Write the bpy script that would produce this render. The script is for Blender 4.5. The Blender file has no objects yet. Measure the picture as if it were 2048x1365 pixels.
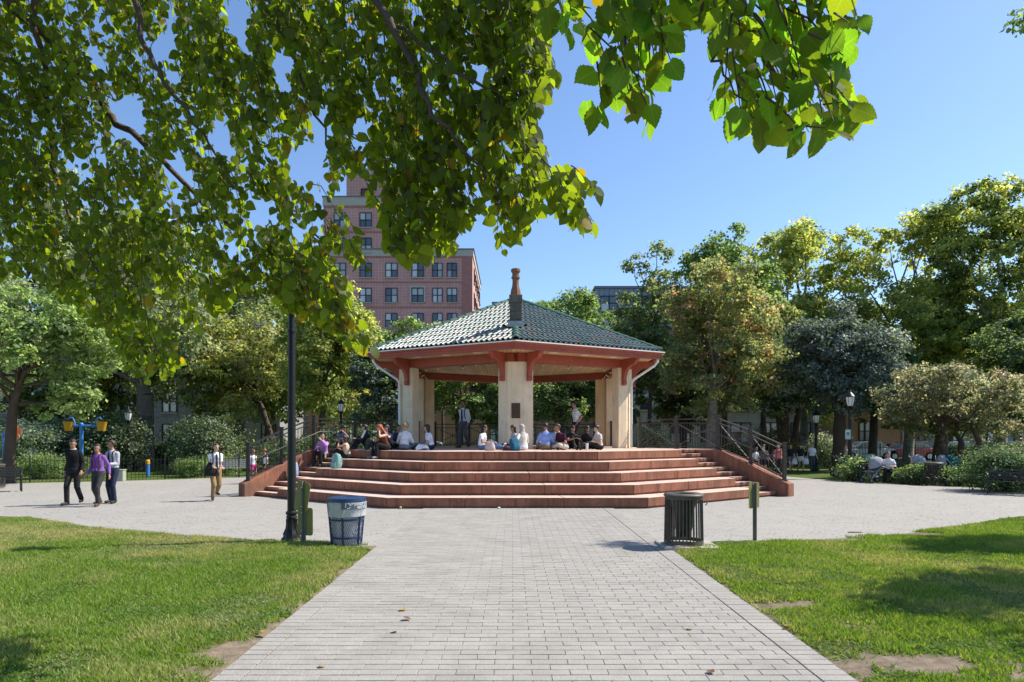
import bpy, bmesh, math, random
import numpy as np
from mathutils import Vector, Matrix, noise as mnoise

R = math.radians
random.seed(7)
rng = np.random.default_rng(7)
sc = bpy.context.scene
col = sc.collection

# ------------------------------------------------------------------ camera
EYE = 1.85
cam_d = bpy.data.cameras.new('camera')
cam_d.lens = 24.0
cam_d.sensor_width = 36.0
cam_d.shift_y = 0.093
cam_d.clip_start = 0.05
cam_d.clip_end = 3000
cam = bpy.data.objects.new('camera', cam_d)
col.objects.link(cam)
cam.location = (0, 0, EYE)
cam.rotation_euler = (R(90), 0, 0)
sc.camera = cam

# ------------------------------------------------------------------ sky and sun
SUN_EL = R(49)
SUN_AZ = math.atan2(0.966, 0.26)          # from +Y towards +X
world = bpy.data.worlds.new('World')
sc.world = world
world.use_nodes = True
wn = world.node_tree
for n in list(wn.nodes):
    wn.nodes.remove(n)
sky = wn.nodes.new('ShaderNodeTexSky')
sky.sky_type = 'NISHITA'
sky.sun_disc = False
sky.sun_elevation = SUN_EL
sky.sun_rotation = SUN_AZ
sky.altitude = 0
sky.air_density = 1.0
sky.dust_density = 0.6
sky.ozone_density = 6.0
bg = wn.nodes.new('ShaderNodeBackground')
bg.inputs['Strength'].default_value = 0.128
wo = wn.nodes.new('ShaderNodeOutputWorld')
wn.links.new(sky.outputs[0], bg.inputs['Color'])
wn.links.new(bg.outputs[0], wo.inputs['Surface'])

sun_d = bpy.data.lights.new('sun', 'SUN')
sun_d.energy = 4.8
sun_d.angle = R(0.53)
sun_d.color = (1.0, 0.94, 0.84)
sun = bpy.data.objects.new('sun', sun_d)
col.objects.link(sun)
sdir = Vector((math.sin(SUN_AZ) * math.cos(SUN_EL), math.cos(SUN_AZ) * math.cos(SUN_EL), math.sin(SUN_EL)))
sun.rotation_euler = sdir.to_track_quat('Z', 'Y').to_euler()
sun.location = (20, 10, 40)

sc.view_settings.view_transform = 'Standard'
sc.view_settings.look = 'None'
sc.view_settings.exposure = 0.72
sc.view_settings.gamma = 1.0
sc.view_settings.use_curve_mapping = False
sc.cycles.use_denoising = True
sc.cycles.max_bounces = 12
sc.cycles.diffuse_bounces = 8
sc.cycles.transmission_bounces = 6
sc.cycles.transparent_max_bounces = 8

FPX = 1365.0
HZ = 873.0
def at(px, d, z=0.0):
    "point at picture column px, distance d in front of the camera, height z"
    return Vector(((px - 1024) / FPX * d, d, z))
def zof(py, d):
    return EYE + (HZ - py) * d / FPX

# ------------------------------------------------------------------ materials
MATS = {}
def new_mat(name):
    m = bpy.data.materials.new(name)
    m.use_nodes = True
    nt = m.node_tree
    for n in list(nt.nodes):
        nt.nodes.remove(n)
    out = nt.nodes.new('ShaderNodeOutputMaterial')
    MATS[name] = m
    return m, nt, out

def nd(nt, kind, **kw):
    n = nt.nodes.new(kind)
    for k, v in kw.items():
        if k in n.inputs.keys():
            n.inputs[k].default_value = v
        else:
            setattr(n, k, v)
    return n

def mathn(nt, op, a, b=None, c=None, clamp=False):
    n = nt.nodes.new('ShaderNodeMath')
    n.operation = op
    n.use_clamp = clamp
    for i, v in enumerate((a, b, c)):
        if v is None:
            continue
        if isinstance(v, (int, float)):
            n.inputs[i].default_value = v
        else:
            nt.links.new(v, n.inputs[i])
    return n.outputs[0]

def mixc(nt, fac, a, b, mode='MIX'):
    n = nt.nodes.new('ShaderNodeMix')
    n.data_type = 'RGBA'
    n.blend_type = mode
    for idx, v in ((0, fac), (6, a), (7, b)):
        if isinstance(v, (int, float)):
            n.inputs[idx].default_value = v
        elif isinstance(v, tuple):
            n.inputs[idx].default_value = v if len(v) == 4 else (*v, 1)
        else:
            nt.links.new(v, n.inputs[idx])
    return n.outputs[2]

def position(nt):
    return nt.nodes.new('ShaderNodeNewGeometry').outputs['Position']

def noise(nt, scale, detail=4, rough=.6, vec=None, dist=0):
    n = nd(nt, 'ShaderNodeTexNoise', Scale=scale, Detail=detail, Roughness=rough, Distortion=dist)
    nt.links.new(vec if vec is not None else position(nt), n.inputs['Vector'])
    return n.outputs['Fac']

def ramp(nt, fac, lo, hi):
    n = nt.nodes.new('ShaderNodeMapRange')
    n.inputs[1].default_value = lo
    n.inputs[2].default_value = hi
    nt.links.new(fac, n.inputs[0])
    return n.outputs[0]

def M(name, c, rough=.7, var=.2, scale=3.0, bump=0.0, bscale=40.0, metal=0.0, spec=.4, piece=0.0, c2=None, c2amt=.5, coat=0.0, streak=0.0):
    "plain surface: colour varied by two noises, optional fine relief, optional variation from piece to piece"
    if name in MATS:
        return MATS[name]
    m, nt, out = new_mat(name)
    b = nd(nt, 'ShaderNodeBsdfPrincipled', Roughness=rough, Metallic=metal)
    b.inputs['Specular IOR Level'].default_value = spec
    if coat:
        b.inputs['Coat Weight'].default_value = coat
        b.inputs['Coat Roughness'].default_value = .15
    n1 = noise(nt, scale, 5, .65)
    n2 = noise(nt, scale * 9, 3, .6)
    f = mathn(nt, 'ADD', mathn(nt, 'MULTIPLY', n1, .65), mathn(nt, 'MULTIPLY', n2, .35))
    f = ramp(nt, f, .32, .68)
    lo = tuple(x * (1 - var) for x in c)
    hi = tuple(min(1, x * (1 + var)) for x in c)
    cc = mixc(nt, f, lo, hi)
    if c2 is not None:
        g = ramp(nt, noise(nt, scale * .6, 6, .7), .5, .62)
        cc = mixc(nt, mathn(nt, 'MULTIPLY', g, c2amt), cc, c2)
    if streak:
        mp = nt.nodes.new('ShaderNodeMapping')
        mp.inputs['Scale'].default_value = (1, 1, .12)
        nt.links.new(position(nt), mp.inputs['Vector'])
        sk = ramp(nt, noise(nt, 7, 5, .7, mp.outputs[0]), .47, .68)
        cc = mixc(nt, mathn(nt, 'MULTIPLY', sk, streak), cc, tuple(x * .45 for x in c))
        sk2 = ramp(nt, noise(nt, 4, 5, .7, mp.outputs[0]), .56, .7)
        cc = mixc(nt, mathn(nt, 'MULTIPLY', sk2, streak * .5), cc, tuple(min(1, x * 1.6 + .04) for x in c))
    if piece:
        g = nt.nodes.new('ShaderNodeNewGeometry')
        oi = nt.nodes.new('ShaderNodeObjectInfo')
        r = mathn(nt, 'FRACT', mathn(nt, 'ADD', g.outputs['Random Per Island'], oi.outputs['Random']))
        k = mathn(nt, 'ADD', mathn(nt, 'MULTIPLY', r, 2 * piece), 1 - piece)
        hsv = nt.nodes.new('ShaderNodeHueSaturation')
        nt.links.new(k, hsv.inputs['Value'])
        nt.links.new(cc, hsv.inputs['Color'])
        cc = hsv.outputs[0]
    nt.links.new(cc, b.inputs['Base Color'])
    rr = mathn(nt, 'ADD', mathn(nt, 'MULTIPLY', n2, .2), rough - .1, clamp=True)
    nt.links.new(rr, b.inputs['Roughness'])
    if bump:
        bp = nd(nt, 'ShaderNodeBump', Strength=bump, Distance=.02)
        nt.links.new(noise(nt, bscale, 4, .6), bp.inputs['Height'])
        nt.links.new(bp.outputs[0], b.inputs['Normal'])
    nt.links.new(b.outputs[0], out.inputs['Surface'])
    return m

def leaf_mat(name, trans=.4, gloss=.05, veins=False, tboost=(1.5, 1.6, .55)):
    "leaf blade: colour from the leaf's own attribute, light passes through"
    m, nt, out = new_mat(name)
    a = nd(nt, 'ShaderNodeAttribute', attribute_name='col')
    c = a.outputs['Color']
    if veins:
        uv = nt.nodes.new('ShaderNodeUVMap')
        sp = nt.nodes.new('ShaderNodeSeparateXYZ')
        nt.links.new(uv.outputs[0], sp.inputs[0])
        au = mathn(nt, 'ABSOLUTE', sp.outputs[0])
        mid = mathn(nt, 'LESS_THAN', au, .014)
        t = mathn(nt, 'FRACT', mathn(nt, 'MULTIPLY', mathn(nt, 'SUBTRACT', sp.outputs[1], mathn(nt, 'MULTIPLY', au, .8)), 7))
        side = mathn(nt, 'LESS_THAN', t, .07)
        v = mathn(nt, 'MAXIMUM', mid, side)
        c = mixc(nt, mathn(nt, 'MULTIPLY', v, .22), c, (.26, .34, .12))
        blot = ramp(nt, noise(nt, 60, 3), .56, .66)
        c = mixc(nt, mathn(nt, 'MULTIPLY', blot, .25), c, (.16, .15, .03))
    if veins:
        oi = nt.nodes.new('ShaderNodeObjectInfo')
        hs = nt.nodes.new('ShaderNodeHueSaturation')
        nt.links.new(mathn(nt, 'ADD', mathn(nt, 'MULTIPLY', oi.outputs['Random'], .7), .65), hs.inputs['Value'])
        nt.links.new(mathn(nt, 'ADD', mathn(nt, 'MULTIPLY', oi.outputs['Random'], .05), .475), hs.inputs['Hue'])
        nt.links.new(c, hs.inputs['Color'])
        c = hs.outputs[0]
    d = nd(nt, 'ShaderNodeBsdfDiffuse', Roughness=.5)
    nt.links.new(c, d.inputs['Color'])
    tr = nt.nodes.new('ShaderNodeBsdfTranslucent')
    tc = mixc(nt, 1.0, c, (*tboost, 1), 'MULTIPLY')
    nt.links.new(tc, tr.inputs['Color'])
    mx = nt.nodes.new('ShaderNodeMixShader')
    mx.inputs[0].default_value = trans
    nt.links.new(d.outputs[0], mx.inputs[1])
    nt.links.new(tr.outputs[0], mx.inputs[2])
    g = nd(nt, 'ShaderNodeBsdfGlossy', Roughness=.55)
    g.inputs['Color'].default_value = (1, 1, 1, 1)
    mx2 = nt.nodes.new('ShaderNodeMixShader')
    mx2.inputs[0].default_value = gloss
    nt.links.new(mx.outputs[0], mx2.inputs[1])
    nt.links.new(g.outputs[0], mx2.inputs[2])
    nt.links.new(mx2.outputs[0], out.inputs['Surface'])
    return m

# ------------------------------------------------------------------ mesh helpers
class MB:
    "collects shapes; build() links them as one mesh object"
    def __init__(s):
        s.v = []; s.f = []; s.m = []
    def add(s, vs, fs, mi=0):
        o = len(s.v)
        s.v.extend([tuple(p) for p in vs])
        s.f.extend([tuple(i + o for i in f) for f in fs])
        s.m.extend([mi] * len(fs))
        return s
    def box(s, c, size, rz=0.0, mi=0, tilt=None):
        hx, hy, hz = size[0] / 2, size[1] / 2, size[2] / 2
        vs = []
        cr, sr = math.cos(rz), math.sin(rz)
        for x, y, z in ((-1,-1,-1),(1,-1,-1),(1,1,-1),(-1,1,-1),(-1,-1,1),(1,-1,1),(1,1,1),(-1,1,1)):
            p = Vector((x * hx, y * hy, z * hz))
            if tilt is not None:
                p = tilt @ p
            vs.append((c[0] + p.x * cr - p.y * sr, c[1] + p.x * sr + p.y * cr, c[2] + p.z))
        return s.add(vs, [(0,3,2,1),(4,5,6,7),(0,1,5,4),(1,2,6,5),(2,3,7,6),(3,0,4,7)], mi)
    def beam(s, a, b, w, h, mi=0):
        "rectangular bar from a to b, w wide, h high"
        a = Vector(a); b = Vector(b); d = (b - a).normalized()
        up = Vector((0, 0, 1)) if abs(d.z) < .97 else Vector((0, 1, 0))
        sd = d.cross(up).normalized() * (w / 2)
        u = sd.cross(d).normalized() * (h / 2)
        vs = [a - sd - u, a + sd - u, a + sd + u, a - sd + u, b - sd - u, b + sd - u, b + sd + u, b - sd + u]
        return s.add(vs, [(0,1,2,3),(7,6,5,4),(0,4,5,1),(1,5,6,2),(2,6,7,3),(3,7,4,0)], mi)
    def prism(s, poly, z0, z1, mi=0):
        n = len(poly)
        vs = [(p[0], p[1], z0) for p in poly] + [(p[0], p[1], z1) for p in poly]
        fs = [tuple(range(n - 1, -1, -1)), tuple(range(n, 2 * n))]
        fs += [(i, (i + 1) % n, n + (i + 1) % n, n + i) for i in range(n)]
        return s.add(vs, fs, mi)
    def slab(s, prof, o, u, v, w, t, mi=0):
        "2-D outline prof in the plane (u, v) at o, thickness t along w, centred"
        o = Vector(o); u = Vector(u); v = Vector(v); w = Vector(w)
        n = len(prof)
        vs = [o + u * p[0] + v * p[1] - w * (t / 2) for p in prof] + [o + u * p[0] + v * p[1] + w * (t / 2) for p in prof]
        fs = [tuple(range(n - 1, -1, -1)), tuple(range(n, 2 * n))]
        fs += [(i, (i + 1) % n, n + (i + 1) % n, n + i) for i in range(n)]
        return s.add(vs, fs, mi)
    def tube(s, pts, rad, n=8, mi=0, caps=True):
        pts = [Vector(p) for p in pts]
        if not hasattr(rad, '__len__'):
            rad = [rad] * len(pts)
        vs = []; fs = []
        ref = None
        for i, p in enumerate(pts):
            a = pts[max(i - 1, 0)]; b = pts[min(i + 1, len(pts) - 1)]
            d = (b - a)
            d = d.normalized() if d.length > 1e-9 else Vector((0, 0, 1))
            if ref is None:
                ref = Vector((1, 0, 0)) if abs(d.x) < .9 else Vector((0, 1, 0))
            x = (ref - d * ref.dot(d)).normalized(); y = d.cross(x)
            ref = x
            for k in range(n):
                t = 2 * math.pi * k / n
                vs.append(p + (x * math.cos(t) + y * math.sin(t)) * rad[i])
        for i in range(len(pts) - 1):
            for k in range(n):
                k2 = (k + 1) % n
                fs.append((i * n + k, i * n + k2, (i + 1) * n + k2, (i + 1) * n + k))
        if caps:
            fs.append(tuple(range(n - 1, -1, -1)))
            L = (len(pts) - 1) * n
            fs.append(tuple(L + k for k in range(n)))
        return s.add(vs, fs, mi)
    def lathe(s, prof, c=(0, 0, 0), n=16, mi=0, sx=1, sy=1):
        vs = []; fs = []
        for r, z in prof:
            for k in range(n):
                t = 2 * math.pi * k / n
                vs.append((c[0] + r * math.cos(t) * sx, c[1] + r * math.sin(t) * sy, c[2] + z))
        for i in range(len(prof) - 1):
            for k in range(n):
                k2 = (k + 1) % n
                fs.append((i * n + k, i * n + k2, (i + 1) * n + k2, (i + 1) * n + k))
        fs.append(tuple(range(n - 1, -1, -1)))
        L = (len(prof) - 1) * n
        fs.append(tuple(L + k for k in range(n)))
        return s.add(vs, fs, mi)
    def ball(s, c, r, n=10, mi=0):
        rx, ry, rz = r if hasattr(r, '__len__') else (r, r, r)
        m = max(4, n // 2 + 1)
        vs = [(c[0], c[1], c[2] - rz)]
        for i in range(1, m):
            ph = -math.pi / 2 + math.pi * i / m
            for k in range(n):
                t = 2 * math.pi * k / n
                vs.append((c[0] + rx * math.cos(ph) * math.cos(t), c[1] + ry * math.cos(ph) * math.sin(t), c[2] + rz * math.sin(ph)))
        vs.append((c[0], c[1], c[2] + rz))
        fs = [(0, 1 + (k + 1) % n, 1 + k) for k in range(n)]
        for i in range(m - 2):
            for k in range(n):
                k2 = (k + 1) % n
                fs.append((1 + i * n + k, 1 + i * n + k2, 1 + (i + 1) * n + k2, 1 + (i + 1) * n + k))
        t = len(vs) - 1; L = 1 + (m - 2) * n
        fs += [(L + k, L + (k + 1) % n, t) for k in range(n)]
        return s.add(vs, fs, mi)
    def mesh(s, name, mats, smooth=None):
        me = bpy.data.meshes.new(name)
        me.from_pydata(s.v, [], s.f)
        for m in (mats if isinstance(mats, (list, tuple)) else [mats]):
            me.materials.append(m)
        if any(s.m):
            me.polygons.foreach_set('material_index', s.m)
        if smooth:
            me.polygons.foreach_set('use_smooth', [True] * len(me.polygons))
            me.update()
            me.set_sharp_from_angle(angle=R(smooth))
        me.update()
        return me
    def build(s, name, mats, parent=None, smooth=None, bevel=0.0, loc=None):
        return obj(name, s.mesh(name, mats, smooth), parent, bevel, loc)

def obj(name, me, parent=None, bevel=0.0, loc=None, rz=None):
    o = bpy.data.objects.new(name, me)
    col.objects.link(o)
    if parent is not None:
        o.parent = parent
    if loc is not None:
        o.location = loc
    if rz is not None:
        o.rotation_euler = (0, 0, rz)
    if bevel:
        b = o.modifiers.new('bevel', 'BEVEL')
        b.width = bevel
        b.segments = 2
        b.limit_method = 'ANGLE'
    return o

def tag(o, label=None, cat=None, group=None, kind=None):
    if label: o['label'] = label
    if cat: o['category'] = cat
    if group: o['group'] = group
    if kind: o['kind'] = kind
    return o

def thing(name, label, cat, loc=(0, 0, 0), rz=0.0, group=None):
    o = bpy.data.objects.new(name, None)
    o.empty_display_size = .2
    col.objects.link(o)
    o.location = loc
    o.rotation_euler = (0, 0, rz)
    return tag(o, label, cat, group)

def dup(o, parent=None, loc=None, rz=None, label=None, scale=None):
    "copy of a thing with copies of its parts and sub-parts"
    c = o.copy()
    col.objects.link(c)
    if parent is not None: c.parent = parent
    if loc is not None: c.location = loc
    if rz is not None: c.rotation_euler = (0, 0, rz)
    if scale is not None: c.scale = (scale,) * 3
    if label: c['label'] = label
    for ch in list(o.children):
        dup(ch, c)
    return c

def quads_mesh(name, V, F, mat, colr=None, uv=None, tri=False):
    "fast mesh from arrays: V (n,3), F (m,k) faces, colr (n,3) point colours"
    me = bpy.data.meshes.new(name)
    nV, nF, k = len(V), len(F), F.shape[1]
    me.vertices.add(nV)
    me.vertices.foreach_set('co', np.ascontiguousarray(V, dtype=np.float32).ravel())
    me.loops.add(nF * k)
    me.loops.foreach_set('vertex_index', np.ascontiguousarray(F, dtype=np.int32).ravel())
    me.polygons.add(nF)
    me.polygons.foreach_set('loop_start', np.arange(0, nF * k, k, dtype=np.int32))
    try:
        me.polygons.foreach_set('loop_total', np.full(nF, k, dtype=np.int32))
    except Exception:
        pass
    me.update(calc_edges=True)
    me.materials.append(mat)
    if colr is not None:
        a = me.attributes.new('col', 'FLOAT_COLOR', 'POINT')
        c4 = np.ones((nV, 4), np.float32)
        c4[:, :3] = colr
        a.data.foreach_set('color', c4.ravel())
    if uv is not None:
        l = me.uv_layers.new(name='UVMap')
        l.data.foreach_set('uv', np.ascontiguousarray(uv[F.ravel()], dtype=np.float32).ravel())
    return me

def unit(a):
    return a / np.maximum(np.linalg.norm(a, axis=1, keepdims=True), 1e-9)

# smooth 2-D value noise for numpy
_perm = np.random.default_rng(3).random((64, 64))
def vnoise(x, y):
    xi = np.floor(x).astype(int); yi = np.floor(y).astype(int)
    xf = x - xi; yf = y - yi
    xf = xf * xf * (3 - 2 * xf); yf = yf * yf * (3 - 2 * yf)
    g = lambda a, b: _perm[a % 64, b % 64]
    return (g(xi, yi) * (1 - xf) + g(xi + 1, yi) * xf) * (1 - yf) + (g(xi, yi + 1) * (1 - xf) + g(xi + 1, yi + 1) * xf) * yf
def fnoise(x, y, o=4):
    t = 0; a = .5
    for i in range(o):
        t = t + a * vnoise(x * 2 ** i + 17 * i, y * 2 ** i + 5 * i); a *= .5
    return t / (1 - .5 ** o)

# ------------------------------------------------------------------ the setting
GX, GY, HP = 0.13, 28.5, 1.40            # middle of the gazebo, height of its platform
PR = 17.2                                # radius of the round plaza
PL, PRT = -2.27, 2.60                    # edges of the path

def plaza_edge(x, r=PR):
    e = np.minimum(np.abs(np.asarray(x, float) - GX), 11.4)
    return GY - np.sqrt(r * r - e ** 2) + np.maximum(np.abs(np.asarray(x, float) - GX) - 11.4, 0) * .12

# base ground: park turf reaching to the horizon
m, nt, out = new_mat('park_turf')
b = nd(nt, 'ShaderNodeBsdfPrincipled', Roughness=.9)
b.inputs['Specular IOR Level'].default_value = .15
c = mixc(nt, ramp(nt, noise(nt, .35, 6, .7), .4, .62), (.075, .125, .022), (.12, .16, .035))
c = mixc(nt, ramp(nt, noise(nt, 14, 5, .7), .42, .7), c, (.05, .085, .015))
c = mixc(nt, mathn(nt, 'MULTIPLY', ramp(nt, noise(nt, .9, 5, .6), .58, .68), .7), c, (.17, .13, .085))
nt.links.new(c, b.inputs['Base Color'])
bp = nd(nt, 'ShaderNodeBump', Strength=1.0, Distance=.06)
nt.links.new(noise(nt, 22, 4, .7), bp.inputs['Height'])
nt.links.new(bp.outputs[0], b.inputs['Normal'])
nt.links.new(b.outputs[0], out.inputs['Surface'])
g = MB()
g.add([(-900, -300, -.05), (900, -300, -.05), (900, 1500, -.05), (-900, 1500, -.05)], [(0, 1, 2, 3)])
tag(g.build('ground', MATS['park_turf']), kind='structure')

# plaza: small setts laid in segmental arcs
m, nt, out = new_mat('plaza_setts')
b = nd(nt, 'ShaderNodeBsdfPrincipled', Roughness=.85)
b.inputs['Specular IOR Level'].default_value = .25
sp = nt.nodes.new('ShaderNodeSeparateXYZ')
nt.links.new(position(nt), sp.inputs[0])
wob = noise(nt, 1.1, 3, .5)
xx = mathn(nt, 'DIVIDE', mathn(nt, 'ADD', sp.outputs[0], mathn(nt, 'MULTIPLY', noise(nt, .7, 2, .5), .9)), 1.15)
u = mathn(nt, 'SUBTRACT', mathn(nt, 'FRACT', xx), .5)
cell = mathn(nt, 'FLOOR', xx)
arch = mathn(nt, 'MULTIPLY', mathn(nt, 'MULTIPLY', u, u), -1.5)
yy = mathn(nt, 'ADD', mathn(nt, 'ADD', sp.outputs[1], arch), mathn(nt, 'MULTIPLY', wob, .42))
yy = mathn(nt, 'ADD', yy, mathn(nt, 'MULTIPLY', cell, .37))
cb = nt.nodes.new('ShaderNodeCombineXYZ')
nt.links.new(mathn(nt, 'ADD', sp.outputs[0], mathn(nt, 'MULTIPLY', wob, .05)), cb.inputs[0])
nt.links.new(yy, cb.inputs[1])
br = nd(nt, 'ShaderNodeTexBrick', Scale=1.0)
br.inputs['Brick Width'].default_value = .15
br.inputs['Row Height'].default_value = .13
br.inputs['Mortar Size'].default_value = .011
br.inputs['Mortar Smooth'].default_value = .3
br.inputs['Color1'].default_value = (.325, .305, .272, 1)
br.inputs['Color2'].default_value = (.275, .258, .23, 1)
br.inputs['Mortar'].default_value = (.085, .073, .06, 1)
nt.links.new(cb.outputs[0], br.inputs['Vector'])
worn = mathn(nt, 'SUBTRACT', 1.0, mathn(nt, 'MULTIPLY', ramp(nt, noise(nt, 3.2, 5, .8), .47, .62), .9), clamp=True)      # joints filled with dust here and there
c = mixc(nt, mathn(nt, 'MULTIPLY', worn, .9), br.outputs['Color'], (.30, .282, .253))
c = mixc(nt, mathn(nt, 'MULTIPLY', ramp(nt, noise(nt, .45, 5, .65), .45, .75), .55), c, (.345, .325, .292))
c = mixc(nt, mathn(nt, 'MULTIPLY', ramp(nt, noise(nt, 5, 6, .8), .6, .74), .4), c, (.19, .168, .14))
c = mixc(nt, mathn(nt, 'MULTIPLY', ramp(nt, noise(nt, 38, 3, .8), .68, .74), .5), c, (.17, .155, .14))
nt.links.new(c, b.inputs['Base Color'])
bp = nd(nt, 'ShaderNodeBump', Strength=.55, Distance=.012)
h = mathn(nt, 'SUBTRACT', mathn(nt, 'MULTIPLY', noise(nt, 30, 4), .5), mathn(nt, 'MULTIPLY', br.outputs['Fac'], mathn(nt, 'SUBTRACT', 1.0, mathn(nt, 'MULTIPLY', worn, .7))))
nt.links.new(h, bp.inputs['Height'])
nt.links.new(bp.outputs[0], b.inputs['Normal'])
nt.links.new(b.outputs[0], out.inputs['Surface'])
g = MB()
poly = []
for i in range(61):
    x = GX - 11.4 + 22.8 * i / 60
    poly.append((x, float(plaza_edge(x))))
poly += [(40, float(plaza_edge(40))), (40, 22.6), (20, 23.4), (17.2, 24.3), (15, 26), (13.4, 28.6), (12.2, 33), (10, 38), (4, 41), (-5, 41), (-11, 36), (-12, 31.6), (-14.5, 29.2), (-17.5, 27.6), (-22, 26.2), (-40, 25.2), (-40, float(plaza_edge(-40)))]
g.prism(poly, -.12, 0.0)
tag(g.build('plaza', MATS['plaza_setts']), kind='structure')

# path of concrete pavers in running bond
M('paver_joint', (.13, .115, .095), .95, .25, 6, bump=.5)
M('paver_concrete', (.30, .282, .253), .85, .13, 2.2, bump=.45, bscale=45, spec=.25, piece=.04, c2=(.24, .225, .20), c2amt=.55)
g = MB()
g.prism([(PL, -6), (PRT, -6), (PRT, 17.44), (PL, 17.44)], -.1, .004)
path = tag(g.build('path', MATS['paver_joint']), kind='structure')
def paver_geo(mb, w, l, x=0, y=0, z=0, tx=0, ty=0):
    ch = .003
    a, bb = w / 2, l / 2
    top = [(-a + ch, -bb + ch), (a - ch, -bb + ch), (a - ch, bb - ch), (-a + ch, bb - ch)]
    bot = [(-a, -bb), (a, -bb), (a, bb), (-a, bb)]
    vs = [(x + p[0], y + p[1], z + .001) for p in bot] + [(x + p[0], y + p[1], z + .013) for p in bot] + [(x + p[0], y + p[1], z + .016 + p[0] * tx + p[1] * ty) for p in top]
    fs = [(8, 9, 10, 11)]
    for i in range(4):
        j = (i + 1) % 4
        fs += [(i, j, 4 + j, 4 + i), (4 + i, 4 + j, 8 + j, 8 + i)]
    mb.add(vs, fs)
ROW, LEN = .1225, .296
lst = []
y = -1.0; row = 0
while y < 17.42:
    for side in (0, 1):                              # border course
        bw = .215 if side == 0 else .265
        lst.append(((PL + bw / 2 + .004) if side == 0 else (PRT - bw / 2 - .004), y + ROW / 2, bw - .008, ROW - .012))
    x0, x1 = PL + .225, PRT - .275
    x = x0 - (0.5 * LEN if row % 2 else 0) - .02
    while x < x1:
        a, bb = max(x, x0), min(x + LEN, x1)
        if bb - a > .06:
            lst.append(((a + bb) / 2, y + ROW / 2, bb - a - .0035, ROW - .012))
        x += LEN
    y += ROW; row += 1
inview = sorted([p for p in lst if p[1] > 5.0 and abs(p[0]) < .75 * p[1]], key=lambda p: p[1])[:300]
keyset = set(inview)
cache = {}
for (x, y, w, l) in inview:
    k = (round(w, 3), round(l, 3))
    if k not in cache:
        mb = MB(); paver_geo(mb, k[0], k[1]); cache[k] = mb.mesh('paver', MATS['paver_concrete'])
    o = obj('paver', cache[k], path, loc=(x, y, random.uniform(-.0012, .0012)))
    o.rotation_euler = (random.gauss(0, .004), random.gauss(0, .003), random.gauss(0, .004))
mb = MB()
for p in lst:
    if p not in keyset:
        paver_geo(mb, p[2], p[3], p[0], p[1], random.uniform(-.0015, .0012), random.gauss(0, .004), random.gauss(0, .006))
tag(mb.build('paver_field', MATS['paver_concrete'], path), kind='stuff')

# ------------------------------------------------------------------ lawns
def blob(x, y, cx, cy, rx, ry):
    return np.exp(-((x - cx) / rx) ** 2 - ((y - cy) / ry) ** 2)
def bare(x, y):
    "how bare the soil is at (x, y), 0 to 1"
    x = np.asarray(x, float); y = np.asarray(y, float)
    e = np.where(x < 0, PL - x, x - PRT)                     # distance from the path edge
    n = fnoise(x * 1.3, y * 1.3) ; n2 = fnoise(x * 4 + 9, y * 4)
    v = np.exp(-e / .10) * .55
    v += blob(x, y, -2.45, 5.6, .26, .5) * .8 + blob(x, y, -2.45, 7.3, .2, .5) * .45
    v += blob(x, y, 3.05, 7.35, .42, .16) * .95 + blob(x, y, 3.1, 8.25, .3, .12) * .9 + blob(x, y, 3.35, 6.55, .35, .13) * .8
    v += blob(x, y, 3.35, 5.45, .75, .24) * 1.15 + blob(x, y, 4.5, 5.1, .9, .18) * 1.1 + blob(x, y, 2.85, 6.0, .2, .4) * .6
    r = np.sqrt((x - GX) ** 2 + (y - GY) ** 2) - PR            # distance from the plaza edge
    v += np.exp(-r / .12) * np.where(x > 0, .55, .25)
    v += blob(x, y, 5.6, 12.0, 1.2, .28) * 1.2 + blob(x, y, 7.3, 12.75, 1.1, .3) * 1.2 + blob(x, y, -2.75, 11.25, .5, .22) * .9 + blob(x, y, -3.8, 11.75, .5, .2) * .5
    v += blob(x, y, -8.6, 13.0, .35, .12) * .6 + blob(x, y, -4.1, 8.3, .2, .1) * .6 + blob(x, y, -3.05, 5.9, .25, .1) * .5
    v += blob(x, y, 4.6, 7.6, .3, .1) * .5
    v = v + (n - .5) * .9 + (n2 - .5) * 1.25 * np.clip(v * 2, 0, 1) + (fnoise(x * 13, y * 13) - .5) * .7 * np.clip(v * 2, 0, 1)
    return np.clip((v - .30) * 2.4, 0, 1)
def dryness(x, y):
    a = fnoise(x * .55 + 3, y * .55 + 8) * .6 + fnoise(x * 2.1, y * 2.1 + 4) * .4
    far = np.where(x < 0, np.clip((y - 9.5) / 4, 0, 1) * .22, 0)
    near = np.exp(-np.where(x < 0, PL - x, x - PRT) / .9) * .22
    return np.clip((a - .44) * 3.2 + far + near, 0, 1)

m, nt, out = new_mat('lawn_soil')
b = nd(nt, 'ShaderNodeBsdfPrincipled', Roughness=.95)
b.inputs['Specular IOR Level'].default_value = .1
a = nd(nt, 'ShaderNodeAttribute', attribute_name='bare')
soil = mixc(nt, ramp(nt, noise(nt, 9, 6, .75), .35, .65), (.14, .105, .07), (.26, .21, .155))
soil = mixc(nt, ramp(nt, noise(nt, 70, 3, .7), .55, .75), soil, (.32, .27, .21))
thatch = mixc(nt, ramp(nt, noise(nt, 30, 5, .7), .35, .65), (.045, .07, .012), (.10, .12, .03))
nt.links.new(mixc(nt, a.outputs['Fac'], thatch, soil), b.inputs['Base Color'])
bp = nd(nt, 'ShaderNodeBump', Strength=.8, Distance=.02)
nt.links.new(noise(nt, 55, 5, .7), bp.inputs['Height'])
nt.links.new(bp.outputs[0], b.inputs['Normal'])
nt.links.new(b.outputs[0], out.inputs['Surface'])

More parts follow.
